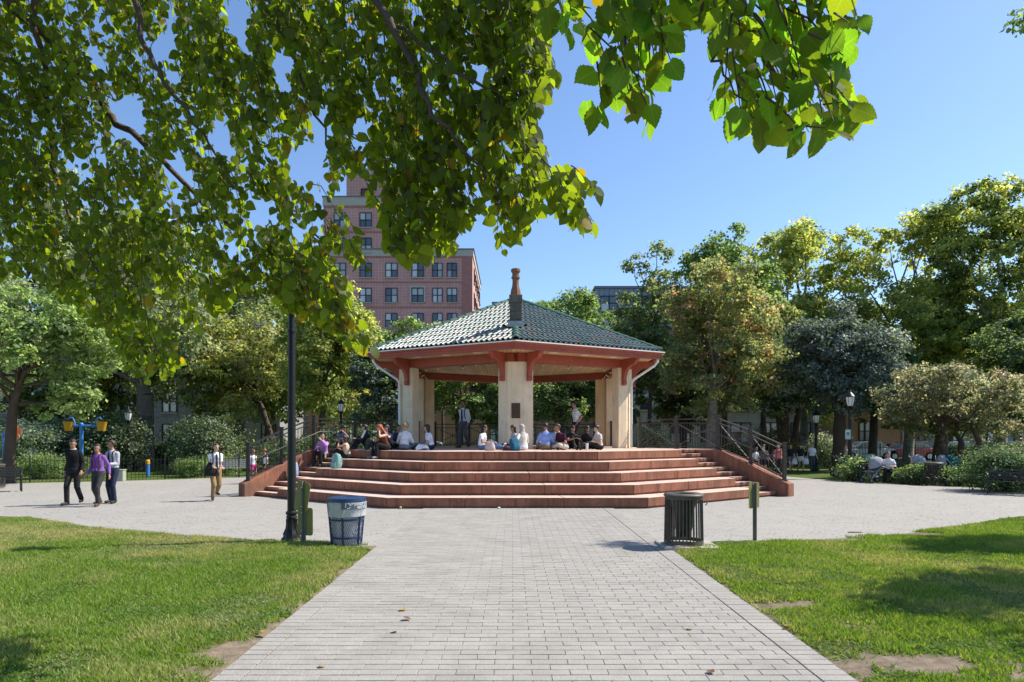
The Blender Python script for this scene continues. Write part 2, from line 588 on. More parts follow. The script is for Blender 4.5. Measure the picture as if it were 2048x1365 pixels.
GRASS = leaf_mat('grass_blade', trans=.4, gloss=.015, tboost=(1.4, 1.4, .6))
def lawn(side):
    nx, ny = 190, 190
    xs = np.linspace(0, 1, nx) ** 1.4
    xs = PL - .0 - xs * 15 if side < 0 else PRT + xs * 15
    V = np.zeros((nx, ny, 3))
    for i, x in enumerate(xs):
        ye = plaza_edge(x)
        ys = -4 + (ye + 4) * np.linspace(0, 1, ny)
        V[i, :, 0] = x; V[i, :, 1] = ys
    bv = bare(V[..., 0], V[..., 1])
    e = np.abs(V[..., 0] - (PL if side < 0 else PRT))
    V[..., 2] = .012 + np.clip(e * .08, 0, .03) + (fnoise(V[..., 0] * .8, V[..., 1] * .8) - .5) * .05 * np.clip(e, 0, 1) - bv * .012
    V[:, -1, 2] = .008
    idx = np.arange(nx * ny).reshape(nx, ny)
    F = np.stack([idx[:-1, :-1], idx[1:, :-1], idx[1:, 1:], idx[:-1, 1:]], -1).reshape(-1, 4)
    if side < 0:
        F = F[:, ::-1]
    me = quads_mesh('lawn', V.reshape(-1, 3), F, MATS['lawn_soil'])
    at_ = me.attributes.new('bare', 'FLOAT', 'POINT')
    at_.data.foreach_set('value', bv.astype(np.float32).ravel())
    me.polygons.foreach_set('use_smooth', [True] * len(me.polygons))
    o = obj('lawn', me)
    tag(o, kind='structure')
    # blades
    N = 640000
    y = 3.3 + (15.2 - 3.3) * rng.random(N) ** 1.2
    x = (PL - rng.random(N) * (11.8)) if side < 0 else (PRT + rng.random(N) * 11.8)
    edge = plaza_edge(x)
    over = rng.normal(0, .03, N)
    k = (np.abs(x) < .79 * y + 1.7) & (y < edge + np.abs(over) * .8)
    x, y = x[k], y[k]
    bz = bare(x, y)
    k = rng.random(len(x)) > bz * 1.03
    x, y = x[k], y[k]
    n = len(x)
    z = np.full(n, .02) + np.clip(np.abs(x - (PL if side < 0 else PRT)) * .08, 0, .03) + (fnoise(x * .8, y * .8) - .5) * .05 * np.clip(np.abs(x - (PL if side < 0 else PRT)), 0, 1) - .012
    x = x + (rng.random(n) < .3) * 0
    tuft = fnoise(x * 3.1, y * 3.1)
    hgt = (.022 + .034 * rng.random(n)) * (.65 + .8 * tuft)
    wid = .0042 + .0035 * rng.random(n) + .0003 * y
    th = rng.random(n) * 2 * np.pi
    la = rng.random(n) * 2 * np.pi
    lean = (.25 + .85 * rng.random(n)) * hgt
    dx, dy = np.cos(th) * wid, np.sin(th) * wid
    V = np.zeros((n, 3, 3))
    V[:, 0] = np.stack([x - dx, y - dy, z], -1)
    V[:, 1] = np.stack([x + dx, y + dy, z], -1)
    V[:, 2] = np.stack([x + np.cos(la) * lean, y + np.sin(la) * lean, z + hgt], -1)
    dr = np.clip(dryness(x, y) + rng.normal(0, .22, n), 0, 1)[:, None]
    lush = np.array([.17, .285, .03]); dry = np.array([.44, .41, .19])
    c = lush * (1 - dr) + dry * dr
    c = c * (.7 + .6 * rng.random((n, 1)))
    cv = fnoise(x * 1.7 + 40, y * 1.7 + 11) > .63
    c[cv] = c[cv] * np.array([.72, .80, .85])
    V[cv, 2, 2] -= hgt[cv] * .45
    V[cv, 0] += (V[cv, 0] - V[cv, 1]) * .6
    straw = rng.random(n) < .05
    c[straw] = np.array([.36, .31, .16])
    C3 = np.repeat(c[:, None, :], 3, 1).reshape(-1, 3)
    F = np.arange(n * 3).reshape(n, 3)
    me = quads_mesh('grass', V.reshape(-1, 3), F, GRASS, C3)
    o = obj('grass', me)
    tag(o, 'short mown grass of the %s lawn, worn to bare soil along the path' % ('left' if side < 0 else 'right'), 'grass', kind='stuff')
lawn(-1); lawn(1)

# ------------------------------------------------------------------ stepped platform
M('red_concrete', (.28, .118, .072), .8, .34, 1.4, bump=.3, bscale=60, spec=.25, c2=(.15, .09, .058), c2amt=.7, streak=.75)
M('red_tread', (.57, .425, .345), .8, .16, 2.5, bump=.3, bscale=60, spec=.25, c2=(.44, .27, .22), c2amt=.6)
TR, RI, D0, HW0 = .68, .28, 17.46, 3.34
FA = R(38)
E = {1: Vector((math.cos(FA), math.sin(FA), 0)), -1: Vector((-math.cos(FA), math.sin(FA), 0))}
N_ = {1: Vector((-math.sin(FA), math.cos(FA), 0)), -1: Vector((math.sin(FA), math.cos(FA), 0))}
T19 = math.tan(FA / 2)
def corner(off, sd):
    return Vector((GX + sd * (HW0 - off * T19), D0 + off, 0))
def fpt(s, off, sd):
    "point on the side flight: s along it from the outer bottom corner, off inwards"
    return corner(0, sd) + E[sd] * s + N_[sd] * off
plat = thing('stepped_platform', 'broad red concrete platform with five seating steps below the gazebo', 'platform', (0, 0, 0))
S0, S1, S2 = 4.85, 6.0, 6.35
def step_part(name, poly_of, z0, z1, back, off):
    mb = MB()
    def ring(o0, o1, a, b_, lo, hi):
        pl = poly_of(o0, o1)
        n = len(pl)
        area = sum(pl[i][0] * pl[(i + 1) % n][1] - pl[(i + 1) % n][0] * pl[i][1] for i in range(n))
        if area < 0: pl = pl[::-1]
        mb.prism([(p[0], p[1]) for p in pl], lo, hi)
    ring(off + .05, off + back, 0, 0, z0, z0 + .045)
    ring(off, off + back, 0, 0, z0 + .045, z1)
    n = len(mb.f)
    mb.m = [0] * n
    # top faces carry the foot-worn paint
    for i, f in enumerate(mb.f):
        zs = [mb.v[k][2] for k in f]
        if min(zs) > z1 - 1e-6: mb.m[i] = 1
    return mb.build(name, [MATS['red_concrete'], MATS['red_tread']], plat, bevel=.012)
for j in range(5):
    off = TR * j
    z0, z1 = RI * j, RI * (j + 1)
    bk = TR + (.2 if j < 4 else 0)
    g_ = .004
    JN = .005
    cuts = [0, .30 + .05 * (j % 2), .68 - .06 * (j % 3), 1]
    for q in range(3):                                   # front: three cast lengths with open joints
        f0, f1 = cuts[q], cuts[q + 1]
        def pf(a, b_, f0=f0, f1=f1):
            g0, g1 = Vector((JN, 0, 0)), Vector((-JN, 0, 0))
            return [corner(a, -1).lerp(corner(a, 1), f0) + g0, corner(a, -1).lerp(corner(a, 1), f1) + g1, corner(b_, -1).lerp(corner(b_, 1), f1) + g1, corner(b_, -1).lerp(corner(b_, 1), f0) + g0]
        step_part('step', pf, z0, z1, bk, off)
    for sd in (1, -1):
        for f0, f1 in ((0, .5 + .06 * (j % 3 - 1)), (.5 + .06 * (j % 3 - 1), 1)):
            def pf(a, b_, f0=f0, f1=f1):
                A0, A1, B0, B1 = corner(a, sd), fpt(S0, a, sd), corner(b_, sd), fpt(S0, b_, sd)
                e_ = E[sd] * JN
                return [A0.lerp(A1, f0) + e_, A0.lerp(A1, f1) - e_, B0.lerp(B1, f1) - e_, B0.lerp(B1, f0) + e_]
            step_part('step', pf, z0, z1, bk, off)
        step_part('stair_step', lambda a, b_: [fpt(S0 + .003, a, sd), fpt(S1, a, sd), fpt(S1, b_, sd), fpt(S0 + .003, b_, sd)], z0, z0 + RI / 2, bk, off)
        step_part('stair_step', lambda a, b_: [fpt(S0 + .003, a, sd), fpt(S1, a, sd), fpt(S1, b_, sd), fpt(S0 + .003, b_, sd)], z0 + RI / 2, z1, bk - TR / 2, off + TR / 2)
for sd in (1, -1):                                        # sloping cheek walls
    mb = MB()
    sl = RI / TR
    prof = [(-.38, -.02), (-.38, .40), (-.30, .43), (2.02, .43 + 2.32 * sl), (3.4, .43 + 2.32 * sl), (3.4, -.02)]
    o = fpt((S1 + S2) / 2 + .002, 0, sd)
    mb.slab(prof, o, N_[sd], Vector((0, 0, 1)), E[sd] * sd, .345)
    mb.build('cheek_wall', [MATS['red_concrete']], plat, bevel=.02)
c5r, c5l = corner(TR * 5 - .003, 1), corner(TR * 5 - .003, -1)
er, el = fpt(S1 + .0, TR * 5, 1), fpt(S1 + .0, TR * 5, -1)
deck = [c5l, c5r, er, Vector((GX + 6.95, 23.9, 0)), Vector((GX + 4.95, 26.2, 0))]
for a in (-30, 30, 90, 150, 210):
    deck.append(Vector((GX + 5.6 * math.cos(R(a)), GY + 5.6 * math.sin(R(a)), 0)))
deck += [Vector((GX - 4.95, 26.2, 0)), Vector((GX - 6.95, 23.9, 0)), el]
mb = MB(); mb.prism([(p.x, p.y) for p in deck], 0, HP)
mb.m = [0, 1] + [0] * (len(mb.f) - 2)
mb.build('deck', [MATS['red_concrete'], MATS['red_tread']], plat, bevel=.012)

# ------------------------------------------------------------------ gazebo
M('column_paint', (.78, .63, .43), .75, .10, 1.6, bump=.12, bscale=25, spec=.3, c2=(.60, .48, .34), c2amt=.55, streak=.28)
M('red_paint', (.34, .078, .045), .5, .14, 1.2, bump=.06, bscale=20, spec=.4, c2=(.27, .06, .037), c2amt=.6, streak=.2)
M('ceiling_wood', (.62, .46, .25), .55, .16, 1.4, bump=.1, bscale=30, piece=.10, spec=.4)
M('white_metal', (.78, .77, .74), .45, .06, 2, spec=.5)
M('pipe_cream', (.66, .56, .36), .5, .08, 2)
M('chimney_stone', (.13, .11, .09), .9, .35, 5, bump=.5, bscale=40, c2=(.08, .07, .06))
M('terracotta', (.20, .10, .06), .75, .22, 6, bump=.2, c2=(.30, .13, .07))
M('lead_flashing', (.36, .37, .38), .5, .15, 4, metal=.3)
M('bronze', (.10, .062, .04), .45, .35, 40, bump=.9, bscale=90, metal=.6)
M('black_iron', (.018, .016, .015), .45, .25, 6, bump=.06, spec=.5)
M('brown_iron', (.050, .038, .032), .5, .25, 6, bump=.06, spec=.5)
M('bulb_glass', (.80, .74, .60), .15, .05, 6, spec=.8)
M('lamp_lens', (.80, .79, .76), .35, .05, 6)
M('mortar_dark', (.07, .06, .055), .95, .2, 6)
# glazed roof tile: green glaze, worn and chalky in places
m, nt, out = new_mat('roof_glaze')
b = nd(nt, 'ShaderNodeBsdfPrincipled', Roughness=.3)
b.inputs['Specular IOR Level'].default_value = .65
gi = nt.nodes.new('ShaderNodeNewGeometry'); oi = nt.nodes.new('ShaderNodeObjectInfo')
rnd = mathn(nt, 'FRACT', mathn(nt, 'ADD', gi.outputs['Random Per Island'], oi.outputs['Random']))
c = mixc(nt, rnd, (.075, .115, .09), (.135, .17, .145))
c = mixc(nt, mathn(nt, 'MULTIPLY', ramp(nt, noise(nt, 1.1, 5, .7), .42, .65), .55), c, (.17, .19, .175))
c = mixc(nt, mathn(nt, 'MULTIPLY', mathn(nt, 'GREATER_THAN', rnd, .93), .8), c, (.20, .12, .085))
c = mixc(nt, mathn(nt, 'MULTIPLY', ramp(nt, noise(nt, 24, 4, .7), .5, .75), .4), c, (.24, .26, .25))
nt.links.new(c, b.inputs['Base Color'])
nt.links.new(mathn(nt, 'ADD', mathn(nt, 'MULTIPLY', noise(nt, 9, 3), .3), .27), b.inputs['Roughness'])
nt.links.new(b.outputs[0], out.inputs['Surface'])
M('hip_glaze', (.065, .125, .075), .35, .2, 4, spec=.6, piece=.15)

RC = 4.93
gaz = thing('gazebo', 'six-sided open gazebo with cream columns, red beams and green tiled roof', 'gazebo', (GX, GY, HP))
ZC, ZS = 3.02, 3.33                      # column top and soffit, above the deck
def hexv(r, k, z=0):
    a = R(-90 + 60 * k)
    return Vector((r * math.cos(a), r * math.sin(a), z))
def out_n(k):
    a = R(-60 + 60 * k)
    return Vector((math.cos(a), math.sin(a), 0))
AP = RC * math.cos(R(30))
ro, ri_ = (AP + .2) / math.cos(R(30)), (AP - .2) / math.cos(R(30))
for k in range(6):
    v = hexv(ro, k); vi = hexv(ri_, k)
    d1 = (hexv(ro, k + 1) - v).normalized(); d0 = (hexv(ro, k - 1) - v).normalized()
    n1, n0 = out_n(k), out_n(k - 1)
    poly = [v + d0 * .318, v + d1 * .318, v + d1 * .70, v + d1 * .70 - n1 * .4, vi, v + d0 * .70 - n0 * .4, v + d0 * .70]
    mb = MB(); mb.prism([(p.x, p.y) for p in poly], -.004, ZC)
    cl = mb.build('column', MATS['column_paint'], gaz, bevel=.012)
    cl.location.z = 0.004
    # curved brackets, one on each wing
    for d, nn in ((d1, n1), (d0, n0)):
        prof = [(0, ZS), (.86, ZS), (.86, ZS - .10), (.80, ZS - .13), (.74, ZS - .20)]
        for i in range(9):
            t = i / 8
            a = t * math.pi / 2
            prof.append((.13 + .55 * (1 - math.sin(a)), ZS - .24 - .56 * (1 - math.cos(a))))
        prof += [(.16, ZS - .86), (.16, ZS - .93), (.12, ZS - .97), (0, ZS - .97)]
        mb = MB()
        mb.slab(prof[::-1], v + d * .50 + nn * .002, nn, Vector((0, 0, 1)), d, .15)
        mb.build('bracket', MATS['red_paint'], gaz, bevel=.01)
    # beam to the next column, stiffened by an outer strip
    a, b_ = hexv(RC, k, 0), hexv(RC, k + 1, 0)
    dd = (b_ - a).normalized()
    mb = MB()
    mb.slab([(-.19, ZC), (.19, ZC), (.19, ZS), (-.19, ZS)], (a + b_) / 2, out_n(k), Vector((0, 0, 1)), dd, (b_ - a).length - .02)
    mb.build('beam', MATS['red_paint'], gaz, bevel=.008)
# plaque on the front column
mb = MB(); mb.box((0, -ro + .159 - .012, 1.33), (.30, .03, .52)); mb.box((0, -ro + .159 - .028, 1.33), (.26, .01, .48))
for i in range(7):
    mb.box((0, -ro + .159 - .034, 1.33 + .17 - i * .05), (.20 - .03 * (i % 3), .006, .018))
mb.build('plaque', MATS['bronze'], gaz)

# ceiling: tongue-and-groove planks
ceil = MB()
RE = 6.24
ceil.prism([(hexv(RE - .16, k).x, hexv(RE - .16, k).y) for k in range(6)], ZS + .035, ZS + .06)
ceil_o = ceil.build('ceiling', MATS['mortar_dark'], gaz)
PW = .155
rr = RE - .17
n = int(2 * rr * math.cos(R(30)) / PW)
for i in range(n):
    x = -rr * math.cos(R(30)) + (i + .5) * PW
    yl = rr - abs(x) * math.tan(R(30))
    mb = MB(); mb.box((x, 0, ZS + .018), (PW - .012, 2 * yl - .02, .03))
    mb.build('ceiling_plank', MATS['ceiling_wood'], ceil_o)
# recessed soffit lights and a ceiling vent
for k in range(6):
    a, b_ = hexv(5.65, k), hexv(5.65, k + 1)
    for t in (.27, .5, .73):
        p = a.lerp(b_, t)
        mb = MB(); mb.lathe([(.15, 0), (.15, -.012), (.11, -.016)], (p.x, p.y, ZS + .002), 16)
        mb.build('recessed_light', MATS['lamp_lens'], gaz)
mb = MB(); mb.box((2.9, -1.2, ZS - .01), (.55, .55, .02))
for i in range(5): mb.box((2.9, -1.4 + i * .1, ZS - .024), (.48, .03, .01))
mb.build('ceiling_vent', MATS['white_metal'], gaz)

# roof
ZE, ZA = 3.62, 6.12                     # eaves and peak above the deck
roof = MB()
ap = Vector((0, 0, ZA))
vs = [hexv(RE, k, ZE) for k in range(6)] + [ap] + [hexv(RE, k, ZE - .06) for k in range(6)]
fs = [(k, (k + 1) % 6, 6) for k in range(6)] + [(7 + k, 7 + (k + 1) % 6, (k + 1) % 6, k) for k in range(6)] + [tuple(12 - k for k in range(6))]
roof.add(vs, fs)
roof_o = roof.build('roof', MATS['mortar_dark'], gaz)
for k in range(6):                       # fascia, crown moulding and gutter of each side
    def strip(prof, name, mat, inset=0):
        a0, a1 = hexv(1, k), hexv(1, k + 1)
        mb = MB()
        c30 = math.cos(R(30))
        n_ = len(prof)
        vs = [tuple(Vector((0, 0, z)) + a0 * ((RE * c30 + u) / c30)) for u, z in prof] + [tuple(Vector((0, 0, z)) + a1 * ((RE * c30 + u) / c30)) for u, z in prof]
        fs = [tuple(range(n_ - 1, -1, -1)), tuple(range(n_, 2 * n_))] + [(i, (i + 1) % n_, n_ + (i + 1) % n_, n_ + i) for i in range(n_)]
        mb.add(vs, fs)
        return mb.build(name, mat, roof_o)
    strip([(-.14, ZS - .02), (-.02, ZS - .02), (-.02, ZS + .07), (.02, ZS + .075), (.02, ZE - .09), (-.14, ZE - .09)], 'fascia', MATS['red_paint'])
    strip([(.022, ZS + .14), (.07, ZS + .16), (.10, ZS + .20), (.13, ZE - .085), (.022, ZE - .085)], 'gutter', MATS['red_paint'])
    strip([(.0, ZE - .083), (.145, ZE - .083), (.145, ZE - .045), (.0, ZE - .045)], 'gutter_rim', MATS['white_metal'])
# barrel tiles
TW, TL = .208, .30
def tile_geo():
    "one S-shaped tile: high barrel on the left, shallow pan on the right, lying along +v"
    prof = []
    for i in range(7):
        a = math.pi * i / 6
        prof.append((-.5 * TW + .065 - .065 * math.cos(a), .062 * math.sin(a)))
    prof += [(-.5 * TW + .165, -.012), (.5 * TW + .012, .004)]
    return prof
TP = tile_geo()
def tile_mb(mb, o, u, v, w, lift=.0):
    L = TL + .05
    n_ = len(TP)
    th = .014
    vs = []
    for s_, dz in ((0, .030), (L, .004)):
        for (p, h) in TP:
            vs.append(o + u * p + v * s_ + w * (h + dz + lift))
    for (p, h) in TP:
        vs.append(o + u * p + w * (h + .030 - th * 1.6 + lift))
    fs = [(i, i + 1, n_ + i + 1, n_ + i) for i in range(n_ - 1)] + [(2 * n_ + i, 2 * n_ + i + 1, i + 1, i) for i in range(n_ - 1)]
    mb.add(vs, fs)
nearest = []
rest = MB()
for k in range(6):
    a, b_ = hexv(RE, k, ZE), hexv(RE, k + 1, ZE)
    u = (b_ - a).normalized()
    mid = (a + b_) / 2
    v = (ap - mid); SL = v.length; v = v.normalized()
    w = u.cross(v).normalized()
    if w.z < 0: w = -w
    rows = int(SL / TL)
    for r_ in range(rows):
        half = (1 - (r_ * TL + .10) / SL) * RE / 2
        nt_ = int(2 * half / TW)
        for i in range(nt_):
            x = (i - (nt_ - 1) / 2) * TW + (.0 if 1 else 0)
            o = mid + u * x + v * (r_ * TL - .05) + w * (.01 + random.uniform(-.004, .005))
            # the chimney stands through the front hip
            pw = o + v * .15
            if abs(pw.x) < .42 and -4.86 < pw.y < -4.1 and k in (0, 5): continue
            if k in (0, 5): nearest.append((o.y, o, u, v, w))
            else: tile_mb(rest, o, u, v, w)
nearest.sort(key=lambda q: q[0])
tile_cache = {}
for i, (yy_, o, u, v, w) in enumerate(nearest):
    if i < 300:
        mtx = Matrix((u, v, w)).transposed().to_4x4()
        key = 'tile'
        if key not in tile_cache:
            mb = MB(); tile_mb(mb, Vector((0, 0, 0)), Vector((1, 0, 0)), Vector((0, 1, 0)), Vector((0, 0, 1)))
            tile_cache[key] = mb.mesh('roof_tile', MATS['roof_glaze'], 40)
        t_ = obj('roof_tile', tile_cache[key], roof_o)
        mtx.translation = o
        t_.matrix_basis = mtx @ Matrix.Rotation(random.gauss(0, .012), 4, 'Z')
    else:
        tile_mb(rest, o, u, v, w)
tag(rest.build('roof_tile_field', MATS['roof_glaze'], roof_o, 40), kind='stuff')
# hip caps
for k in range(6):
    a, b_ = hexv(RE + .02, k, ZE + .02), ap + Vector((0, 0, .06))
    L = (b_ - a).length
    d = (b_ - a).normalized()
    n_ = int(L / .34)
    sd = d.cross(Vector((0, 0, 1))).normalized(); up = sd.cross(d).normalized()
    if up.z < 0: up = -up
    for i in range(n_):
        p = a + d * (i * L / n_)
        if k == 0 and -4.98 < p.y < -4.02: continue
        mb = MB()
        vs = []; m_ = 8
        for s_, r_ in ((0, .125), (.40, .10)):
            for q in range(m_ + 1):
                t = math.pi * q / m_
                vs.append(p + d * s_ + sd * (r_ * math.cos(t)) + up * (r_ * .95 * math.sin(t) - .01))
        for q in range(m_ + 1):
            t = math.pi * q / m_
            vs.append(p + sd * (.10 * math.cos(t)) + up * (.095 * math.sin(t) - .02))
        fs = [(q, q + 1, m_ + 2 + q, m_ + 1 + q) for q in range(m_)] + [(2 * m_ + 2 + q, 2 * m_ + 3 + q, q + 1, q) for q in range(m_)]
        mb.add(vs, fs)
        mb.build('hip_cap', MATS['hip_glaze'], roof_o, 40)
mb = MB(); mb.lathe([(.26, 0), (.24, .08), (.12, .16), (.02, .2)], (0, 0, ZA - .03), 12)
mb.build('peak_cap', MATS['hip_glaze'], roof_o, 40)
# chimney over the front column
zr = lambda y: ZE + (ZA - ZE) * (1 - abs(y) / RE)
CY = -4.45
zb = zr(CY) - .1
ctop = 5.40
chm = MB()
nblk = 4
for i in range(nblk):
    z0 = zb + (ctop - zb) * i / nblk; z1 = zb + (ctop - zb) * (i + 1) / nblk
    gsz = .43 + (.03 if i == nblk - 1 else 0)
    chm.box((0, CY, (z0 + z1) / 2), (gsz, gsz, z1 - z0 - .008))
chm_o = chm.build('chimney', MATS['chimney_stone'], gaz, bevel=.01)
mb = MB()
mb.slab([(-.30, -.10), (.30, -.10), (.26, .05), (-.26, .05)], (0, CY - .25, zr(CY - .25) + .13), (1, 0, 0), (0, 0, 1), (0, 1, 0), .03)
mb.box((0, CY + .02, zr(CY) + .09), (.50, .50, .09))
mb.build('flashing', MATS['lead_flashing'], chm_o)
mb = MB()
mb.lathe([(.19, 0), (.185, .06), (.165, .20), (.125, .33), (.115, .44), (.115, .58), (.15, .60), (.155, .66), (.12, .68), (.125, .80), (.165, .84), (.165, .93), (.13, .95), (.10, .95), (.09, .85)], (0, CY, ctop), 10)
mb.build('chimney_pot', MATS['terracotta'], chm_o, 25)
# downpipes at the two front side corners, and inside the rear columns
for sd, k in ((1, 1), (-1, 5)):
    e = hexv(RE - .12, k, ZS - .0)
    cbase = hexv(ro, k) 
    pv = hexv(1, k).normalized()
    p0 = e + Vector((0, 0, .10)); 
    q = cbase + pv * (-.07) 
    mb = MB()
    mb.tube([p0, e - Vector((0, 0, .10)), e - pv * .12 - Vector((0, 0, .24)), q + pv * .10 - Vector((0, 0, -ZS + .72)), q - Vector((0, 0, -ZS + .86)), (q.x, q.y, 0.02)], .048, 10)
    for z in (.5, 1.5, 2.35): mb.lathe([(.058, -.015), (.058, .015)], (q.x, q.y, z), 10)
    mb.build('downpipe', MATS['white_metal'], gaz, 50)
for k in (2, 4):
    v = hexv(ri_, k) * .985
    mb = MB(); mb.tube([(v.x, v.y - .12, 0.01), (v.x, v.y - .12, ZC - .02)], .045, 8)
    mb.build('inner_pipe', MATS['pipe_cream'], gaz, 50)
# festoon of bulbs under the beams
fest = thing('string_lights', 'black festoon cable with hanging bulbs strung under the gazebo beams', 'string lights', (GX, GY, HP))
for k in (0, 5, 1, 4):
    a, b_ = hexv(RC - .45, k, ZS - .12), hexv(RC - .45, k + 1, ZS - .12)
    pts = [a.lerp(b_, t / 16) - Vector((0, 0, .14 * abs(math.sin(math.pi * t / 16 * 3)))) for t in range(17)]
    mb = MB(); mb.tube(pts, .008, 5); mb.build('cable', MATS['black_iron'], fest)
    for t in (2, 4, 6, 8, 10, 12, 14):
        p = pts[t]
        mb = MB(); mb.lathe([(.02, 0), (.022, -.07), (.016, -.075)], p, 8); s_ = mb.build('socket', MATS['black_iron'], fest)
        mb = MB(); mb.ball((p.x, p.y, p.z - .11), (.032, .032, .042), 8); mb.build('bulb', MATS['bulb_glass'], fest, 60)

# ------------------------------------------------------------------ railings
def railing(name, label, pts, h=1.06, mat='black_iron', group=None, hand=None):
    t = thing(name, label, 'railing', pts[0], 0, group)
    O = Vector(pts[0]); mt = MATS[mat]
    for p in pts:
        p = Vector(p) - O
        mb = MB(); mb.box((p.x, p.y, p.z + (h + .08) / 2), (.10, .10, h + .08)); mb.box((p.x, p.y, p.z + h + .10), (.125, .125, .04)); mb.box((p.x, p.y, p.z + .01), (.18, .18, .02))
        mb.build('post', mt, t, bevel=.006)
    for i in range(len(pts) - 1):
        a, b_ = Vector(pts[i]) - O, Vector(pts[i + 1]) - O
        L = Vector((b_.x - a.x, b_.y - a.y, 0)).length
        up = Vector((0, 0, 1))
        d = (b_ - a) / L
        a1, b1 = a + d * .05, b_ - d * .05
        for z, w_, h_ in ((h, .05, .045), (h - .14, .035, .03), (.09, .035, .03)):
            mb = MB(); mb.beam(a1 + up * z, b1 + up * z, w_, h_); mb.build('rail', mt, t)
        nb = max(2, int(round(L / .125)))
        for q in range(1, nb):
            p = a + (b_ - a) * (q / nb)
            mb = MB(); mb.beam(p + up * .105, p + up * (h - .155), .016, .016); mb.build('baluster', mt, t)
        for s0, s1 in ((.11, h - .16), (h - .16, .11)):
            mb = MB(); mb.beam(a1 + up * s0, b1 + up * s1, .02, .03); mb.build('brace', mt, t)
        mid = (a + b_) / 2 + up * ((h - .05) / 2)
        sidev = Vector((-d.y, d.x, 0)).normalized()
        mb = MB(); mb.tube([mid - sidev * .025, mid + sidev * .025], .055, 10); mb.build('boss', mt, t)
    if hand is not None:
        mb = MB(); mb.tube([Vector(q) - O for q in hand], .022, 8); mb.build('handrail', mt, t, 50)
    return t
def cheek_z(tt):
    return min(.43 + (tt + .30) * RI / TR, .43 + 2.32 * RI / TR)
for sd in (1, -1):
    sc_ = (S1 + S2) / 2
    def cp(tt): 
        p = fpt(sc_, tt, sd); return (p.x, p.y, cheek_z(tt) - .003)
    q0 = Vector((GX + sd * 4.72, 26.0, HP)); q2 = Vector(cp(2.25))
    q1 = (q0 + q2) / 2; q1.z = HP
    pts = [tuple(q0), tuple(q1), cp(2.25), cp(1.02), cp(-.16)]
    hand = []
    for tt in (2.9, 2.3, -.1):
        p = fpt(S1 - .10, tt, sd); hand.append((p.x, p.y, cheek_z(tt) + .62))
    p = fpt(S1 - .02, 2.9, sd); hand = [(p.x, p.y, cheek_z(2.9) + .62)] + hand
    railing('stair_railing', ('brown iron railing with crossed braces running down the right cheek wall' if sd > 0 else 'dark iron railing with crossed braces running down the left cheek wall'), pts, mat='brown_iron' if sd > 0 else 'black_iron', group='railings beside the steps', hand=hand)
lab = {1: 'short iron railing between the two right columns of the gazebo', 2: 'iron railing at the back right side of the gazebo', 3: 'iron railing at the back left side of the gazebo', 4: 'short iron railing between the two left columns of the gazebo'}
for k in (1, 2, 3, 4):
    a, b_ = hexv(RC, k), hexv(RC, k + 1)
    d = (b_ - a).normalized()
    a = a + d * .72; b_ = b_ - d * .72
    pts = [a, a.lerp(b_, .5), b_]
    railing('gazebo_railing', lab[k], [(p.x + GX, p.y + GY, HP) for p in pts], h=1.0, group='railings between the gazebo columns')

# ------------------------------------------------------------------ people
tmp_sc = bpy.data.scenes.new('shaping')
def remesh(mb, name, vox, smooth=3):
    me = mb.mesh(name + '_raw', [])
    o = bpy.data.objects.new(name + '_raw', me)
    tmp_sc.collection.objects.link(o)
    r = o.modifiers.new('r', 'REMESH'); r.mode = 'VOXEL'; r.voxel_size = vox
    s_ = o.modifiers.new('s', 'SMOOTH'); s_.factor = .5; s_.iterations = smooth
    with bpy.context.temp_override(scene=tmp_sc, view_layer=tmp_sc.view_layers[0]):
        dg = bpy.context.evaluated_depsgraph_get()
    out_ = bpy.data.meshes.new_from_object(o.evaluated_get(dg))
    bpy.data.objects.remove(o); bpy.data.meshes.remove(me)
    out_.name = name
    out_.polygons.foreach_set('use_smooth', [True] * len(out_.polygons))
    return out_

def ell(mb, c, r, axes, n=12, mi=0):
    k = len(mb.v)
    mb.ball((0, 0, 0), r, n, mi)
    X, Y, Z = axes
    for i in range(k, len(mb.v)):
        p = mb.v[i]
        mb.v[i] = tuple(Vector(c) + X * p[0] + Y * p[1] + Z * p[2])
def capsule(mb, a, b, ra, rb, n=10):
    mb.tube([a, b], [ra, rb], n)
    mb.ball(a, ra * .995, n); mb.ball(b, rb * .995, n)
def loft(mb, rings, lat, n=16, sq=1.0):
    "rings: (centre, half width, half depth); lat = sideways axis"
    vs = []; fs = []
    for i, (c, w, d) in enumerate(rings):
        a = rings[max(i - 1, 0)][0]; b = rings[min(i + 1, len(rings) - 1)][0]
        t = (Vector(b) - Vector(a)).normalized()
        x = (lat - t * lat.dot(t)).normalized(); y = t.cross(x)
        for k in range(n):
            q = 2 * math.pi * k / n
            cq, sq_ = math.cos(q), math.sin(q)
            vs.append(Vector(c) + x * (w * math.copysign(abs(cq) ** sq, cq)) + y * (d * math.copysign(abs(sq_) ** sq, sq_)))
    for i in range(len(rings) - 1):
        for k in range(n):
            k2 = (k + 1) % n
            fs.append((i * n + k, i * n + k2, (i + 1) * n + k2, (i + 1) * n + k))
    fs.append(tuple(range(n - 1, -1, -1))); L = (len(rings) - 1) * n
    fs.append(tuple(L + k for k in range(n)))
    mb.add(vs, fs)
def ik(a, c, l1, l2, hint):
    a = Vector(a); c = Vector(c)
    d = (c - a).length
    if d > (l1 + l2) * .995:
        c = a + (c - a) * ((l1 + l2) * .995 / d); d = (c - a).length
    x = (d * d + l1 * l1 - l2 * l2) / (2 * d)
    h = math.sqrt(max(l1 * l1 - x * x, 0))
    ax = (c - a).normalized(); hv = Vector(hint); hv = (hv - ax * hv.dot(ax)).normalized()
    return a + ax * x + hv * h, c

